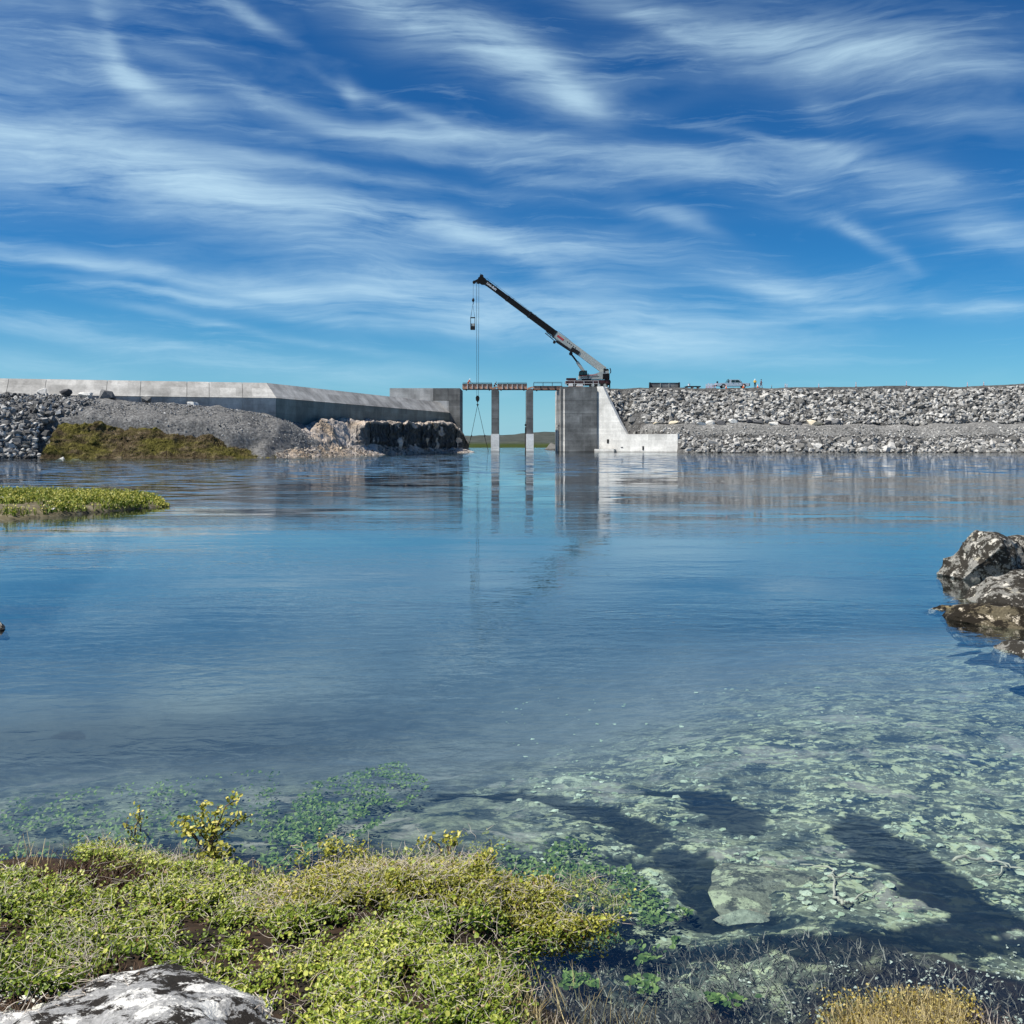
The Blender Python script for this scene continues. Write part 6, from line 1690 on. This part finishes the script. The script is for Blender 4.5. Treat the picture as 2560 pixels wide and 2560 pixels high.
def forked(main, forks, label, depth):
    root = None
    D = (EYE + depth) * FPX / (main[0][1] - HZ); root = empty('dead_branch', (X(main[0][0], D), D, -depth), label, 'branch')
    for k, pts in enumerate([main] + forks):
        w = []
        for px, py in pts:
            D = (EYE + depth) * FPX / (py - HZ); D = (EYE - float(bed_z(X(px, D), D)) - .02) * FPX / (py - HZ); w.append((X(px, D), D, min(float(bed_z(X(px, D), D)) + .02, -.02)))
        r0 = .009 if k == 0 else .006
        rr = np.random.default_rng(int(main[0][0]) + k); fine = []
        for i in range(len(w) - 1):
            for q in range(5): fine.append(Vector(w[i]).lerp(Vector(w[i + 1]), q / 5) + Vector(rr.normal(size=3)) * .007)
        fine.append(Vector(w[-1])); w = fine
        MB().tube(w, [r0 * (1 - .75 * i / max(1, len(w) - 1)) * rr.uniform(.8, 1.15) for i in range(len(w))], 8).build('limb' if k else 'stem', M['dead_wood'], root, True)
forked([(2110, 2268), (2085, 2235), (2082, 2195), (2070, 2170), (2000, 2160)], [[(2110, 2268), (2140, 2240), (2190, 2222)], [(2070, 2190), (2130, 2185), (2180, 2195)]], 'forked bleached branch under water beside the broad pale slab', .17)
forked([(2380, 2150), (2450, 2145), (2520, 2160), (2590, 2185)], [[(2520, 2160), (2490, 2185), (2440, 2190)]], 'long bleached branch under water towards the right-hand rocks', .2)

# ------------------------------------------------------------------ rocks on the right, islet on the left
M['rock_lichen'] = lichen_rock('black_lichen_rock', (.20, .195, .175), (.03, .027, .022), (.50, .475, .415), 13.0, .52, .58, (.38, .35, .27))
M['rock_wet'] = lichen_rock('wet_rock', (.10, .085, .055), (.015, .012, .008), (.50, .44, .34), 9.0, .5, .6, (.30, .24, .12))
def rock(name, px, D, z, size, seed, label, mat, rot=(0, 0, 0), cuts=9, sub=5, lo=.5, hi=.9):
    V, F = boulder_mesh(seed, size, sub, cuts, .07, 2.0, lo, hi)
    nrm = V / np.linalg.norm(V, axis=1)[:, None]; f = 7.0 / max(size)
    V = V + nrm * (.035 * max(size) * fbm(V[:, 0] * f, V[:, 1] * f, V[:, 2] * f, seed, 4))[:, None]
    o = mesh_obj(name, V, F, M[mat], smooth=False); o.location = (X(px, D), D, z); o.rotation_euler = rot
    return tag(o, label, 'rock')
rock('lake_rock', 2465, 14.6, .05, (.84, .74, .55), 211, 'lichen-spotted black rock highest of the group on the right', 'rock_lichen', (0, .35, .3))
rock('lake_rock', 2610, 14.9, .10, (.85, .8, .50), 112, 'rounded lichened rock partly hidden behind the slanting ledge', 'rock_lichen', (.1, 0, 1.0))
rock('lake_rock', 2560, 12.5, -.06, (.92, .95, .54), 113, 'slanting lichened ledge rock in front of the highest rock', 'rock_lichen', (-.18, -.22, .5))
rock('lake_rock', 2352, 11.75, -.03, (.27, .13, .07), 114, 'small flat dark rock awash beside the lichened rocks', 'rock_wet', (0, 0, .05), sub=4)
rock('lake_rock', 2565, 10.8, -.08, (.62, .95, .26), 115, 'low wet brown rock at the foot of the slanting ledge', 'rock_wet', (0, .12, .5))
rock('lake_rock', 2592, 9.3, -.04, (.28, .5, .20), 116, 'low pale-edged rock nearest along the right-hand shore', 'rock_lichen', (0, -.05, .3), sub=4)
rock('lake_rock', 2440, 12.4, -.10, (.30, .5, .12), 118, 'barely awash wet rock between the highest and the flat dark rock', 'rock_wet', (0, 0, .8), sub=4)
rock('lake_rock', -18, 10.55, -.03, (.20, .26, .14), 117, 'small dark rock at the left picture edge in open water', 'rock_lichen', (0, 0, .4), sub=4)

def spit():
    m, nt, p = new_mat('islet_soil'); g = G(nt)
    n = g.noise(g.world(), 3.0, 5, .65); g.l(g.ramp(n, [(.3, (.03, .022, .012)), (.55, (.12, .10, .05)), (.75, (.30, .26, .20))]), p.inputs['Base Color']); p.inputs['Roughness'].default_value = 1
    FX = np.array([-26, -18, -12.6, -12.0, -11.4, -10.8, -10.25]); FD = np.array([23.5, 24.0, 24.9, 26.2, 27.9, 29.6, 30.6]); BD = np.array([40, 38, 35, 34, 33, 31.8, 30.7])
    def hz(x, D):
        f, b = np.interp(x, FX, FD), np.interp(x, FX, BD); t = np.clip((D - f) / np.maximum(b - f, .05), -.2, 1.2)
        tt = np.clip(t, 0, 1)
        return -.06 + np.interp(x, [-13, -11, -10.3], [.26, .20, .06]) * np.minimum(1, np.sin(np.pi * tt) * 2.2) ** .7 - .5 * np.abs(t - tt) + .02 * fbm(x * 3, D * 3, seed=120)
    xs = np.linspace(-26, -10.1, 160); ts = np.linspace(-.15, 1.15, 90); XX, TT = np.meshgrid(xs, ts, indexing='ij')
    f, b = np.interp(XX, FX, FD), np.interp(XX, FX, BD); DD = f + TT * (b - f)
    root = empty('grassy_islet', (-12, 29, 0), 'low green grassy islet in the lake on the left', 'islet')
    mesh_obj('soil', np.stack([XX, DD, hz(XX, DD)], -1).reshape(-1, 3), grid_faces(160, 90), m, root, smooth=True)
    r = np.random.default_rng(121); N = 26000
    x = r.uniform(-20, -10.3, N); t = r.uniform(.02, .98, N) ** .9
    f, b = np.interp(x, FX, FD), np.interp(x, FX, BD); D = f + t * (b - f)
    bare = ((x < -11.2) & (t > .12) & (t < .34) & (fbm(x * 1.2, D * 1.2, seed=122, octv=2) > -.35)) | ((x < -11.4) & (t < .05))
    k = ~bare & (r.random(N) < np.clip(.55 + 1.0 * fbm(x * 1.5, D * 1.5, seed=123), .1, 1)) & (np.abs(x / D) < .56)
    x, D, t = x[k], D[k], t[k]; n = len(x)
    base = np.stack([x, D, hz(x, D)], 1); a = r.uniform(0, 6.28, n); l = r.uniform(.1, .8, n)
    hgt = (.10 + .16 * r.random(n)) * np.interp(x, [-11.4, -10.3], [1, .35])
    tv = np.stack([np.cos(a) * l, np.sin(a) * l, np.ones(n)], 1) * hgt[:, None]
    blades('grass', base, tv, r.uniform(.008, .020, n), np.clip(.25 + .5 * r.random(n) + .4 * fbm(x * 1.1, D * 1.1, seed=124), 0, 1), M['reed'], root, r)['kind'] = 'stuff'
    Cc = base + tv * r.uniform(.5, 1, (n, 1))
    leaf_cloud('leaves', Cc, np.stack([r.normal(-.2, .6, n), r.normal(-.4, .5, n), np.full(n, .7)], 1), r.uniform(.03, .075, n), np.clip(.25 + .75 * r.random(n) * np.clip(.7 + fbm(x, D, seed=125), .3, 1), 0, 1), M['leaf_olive'], root, r)['kind'] = 'stuff'
    for k, (px, py, D, w, lab) in enumerate(((130, 1280, 26.9, .11, 'small white stone at the water edge of the grassy islet'), (8, 1254, 30.3, .22, 'white stone on the bare patch of the grassy islet'))):
        V, F = hull_stone(500 + k, 14, (1, .7, .45)); o = mesh_obj('white_stone', V * w, F, M['stone_white'], attr=np.full(len(V), .6)); o.location = (X(px, D), D, float(hz(X(px, D), D)) + w * .25); tag(o, lab, 'stone')
spit()
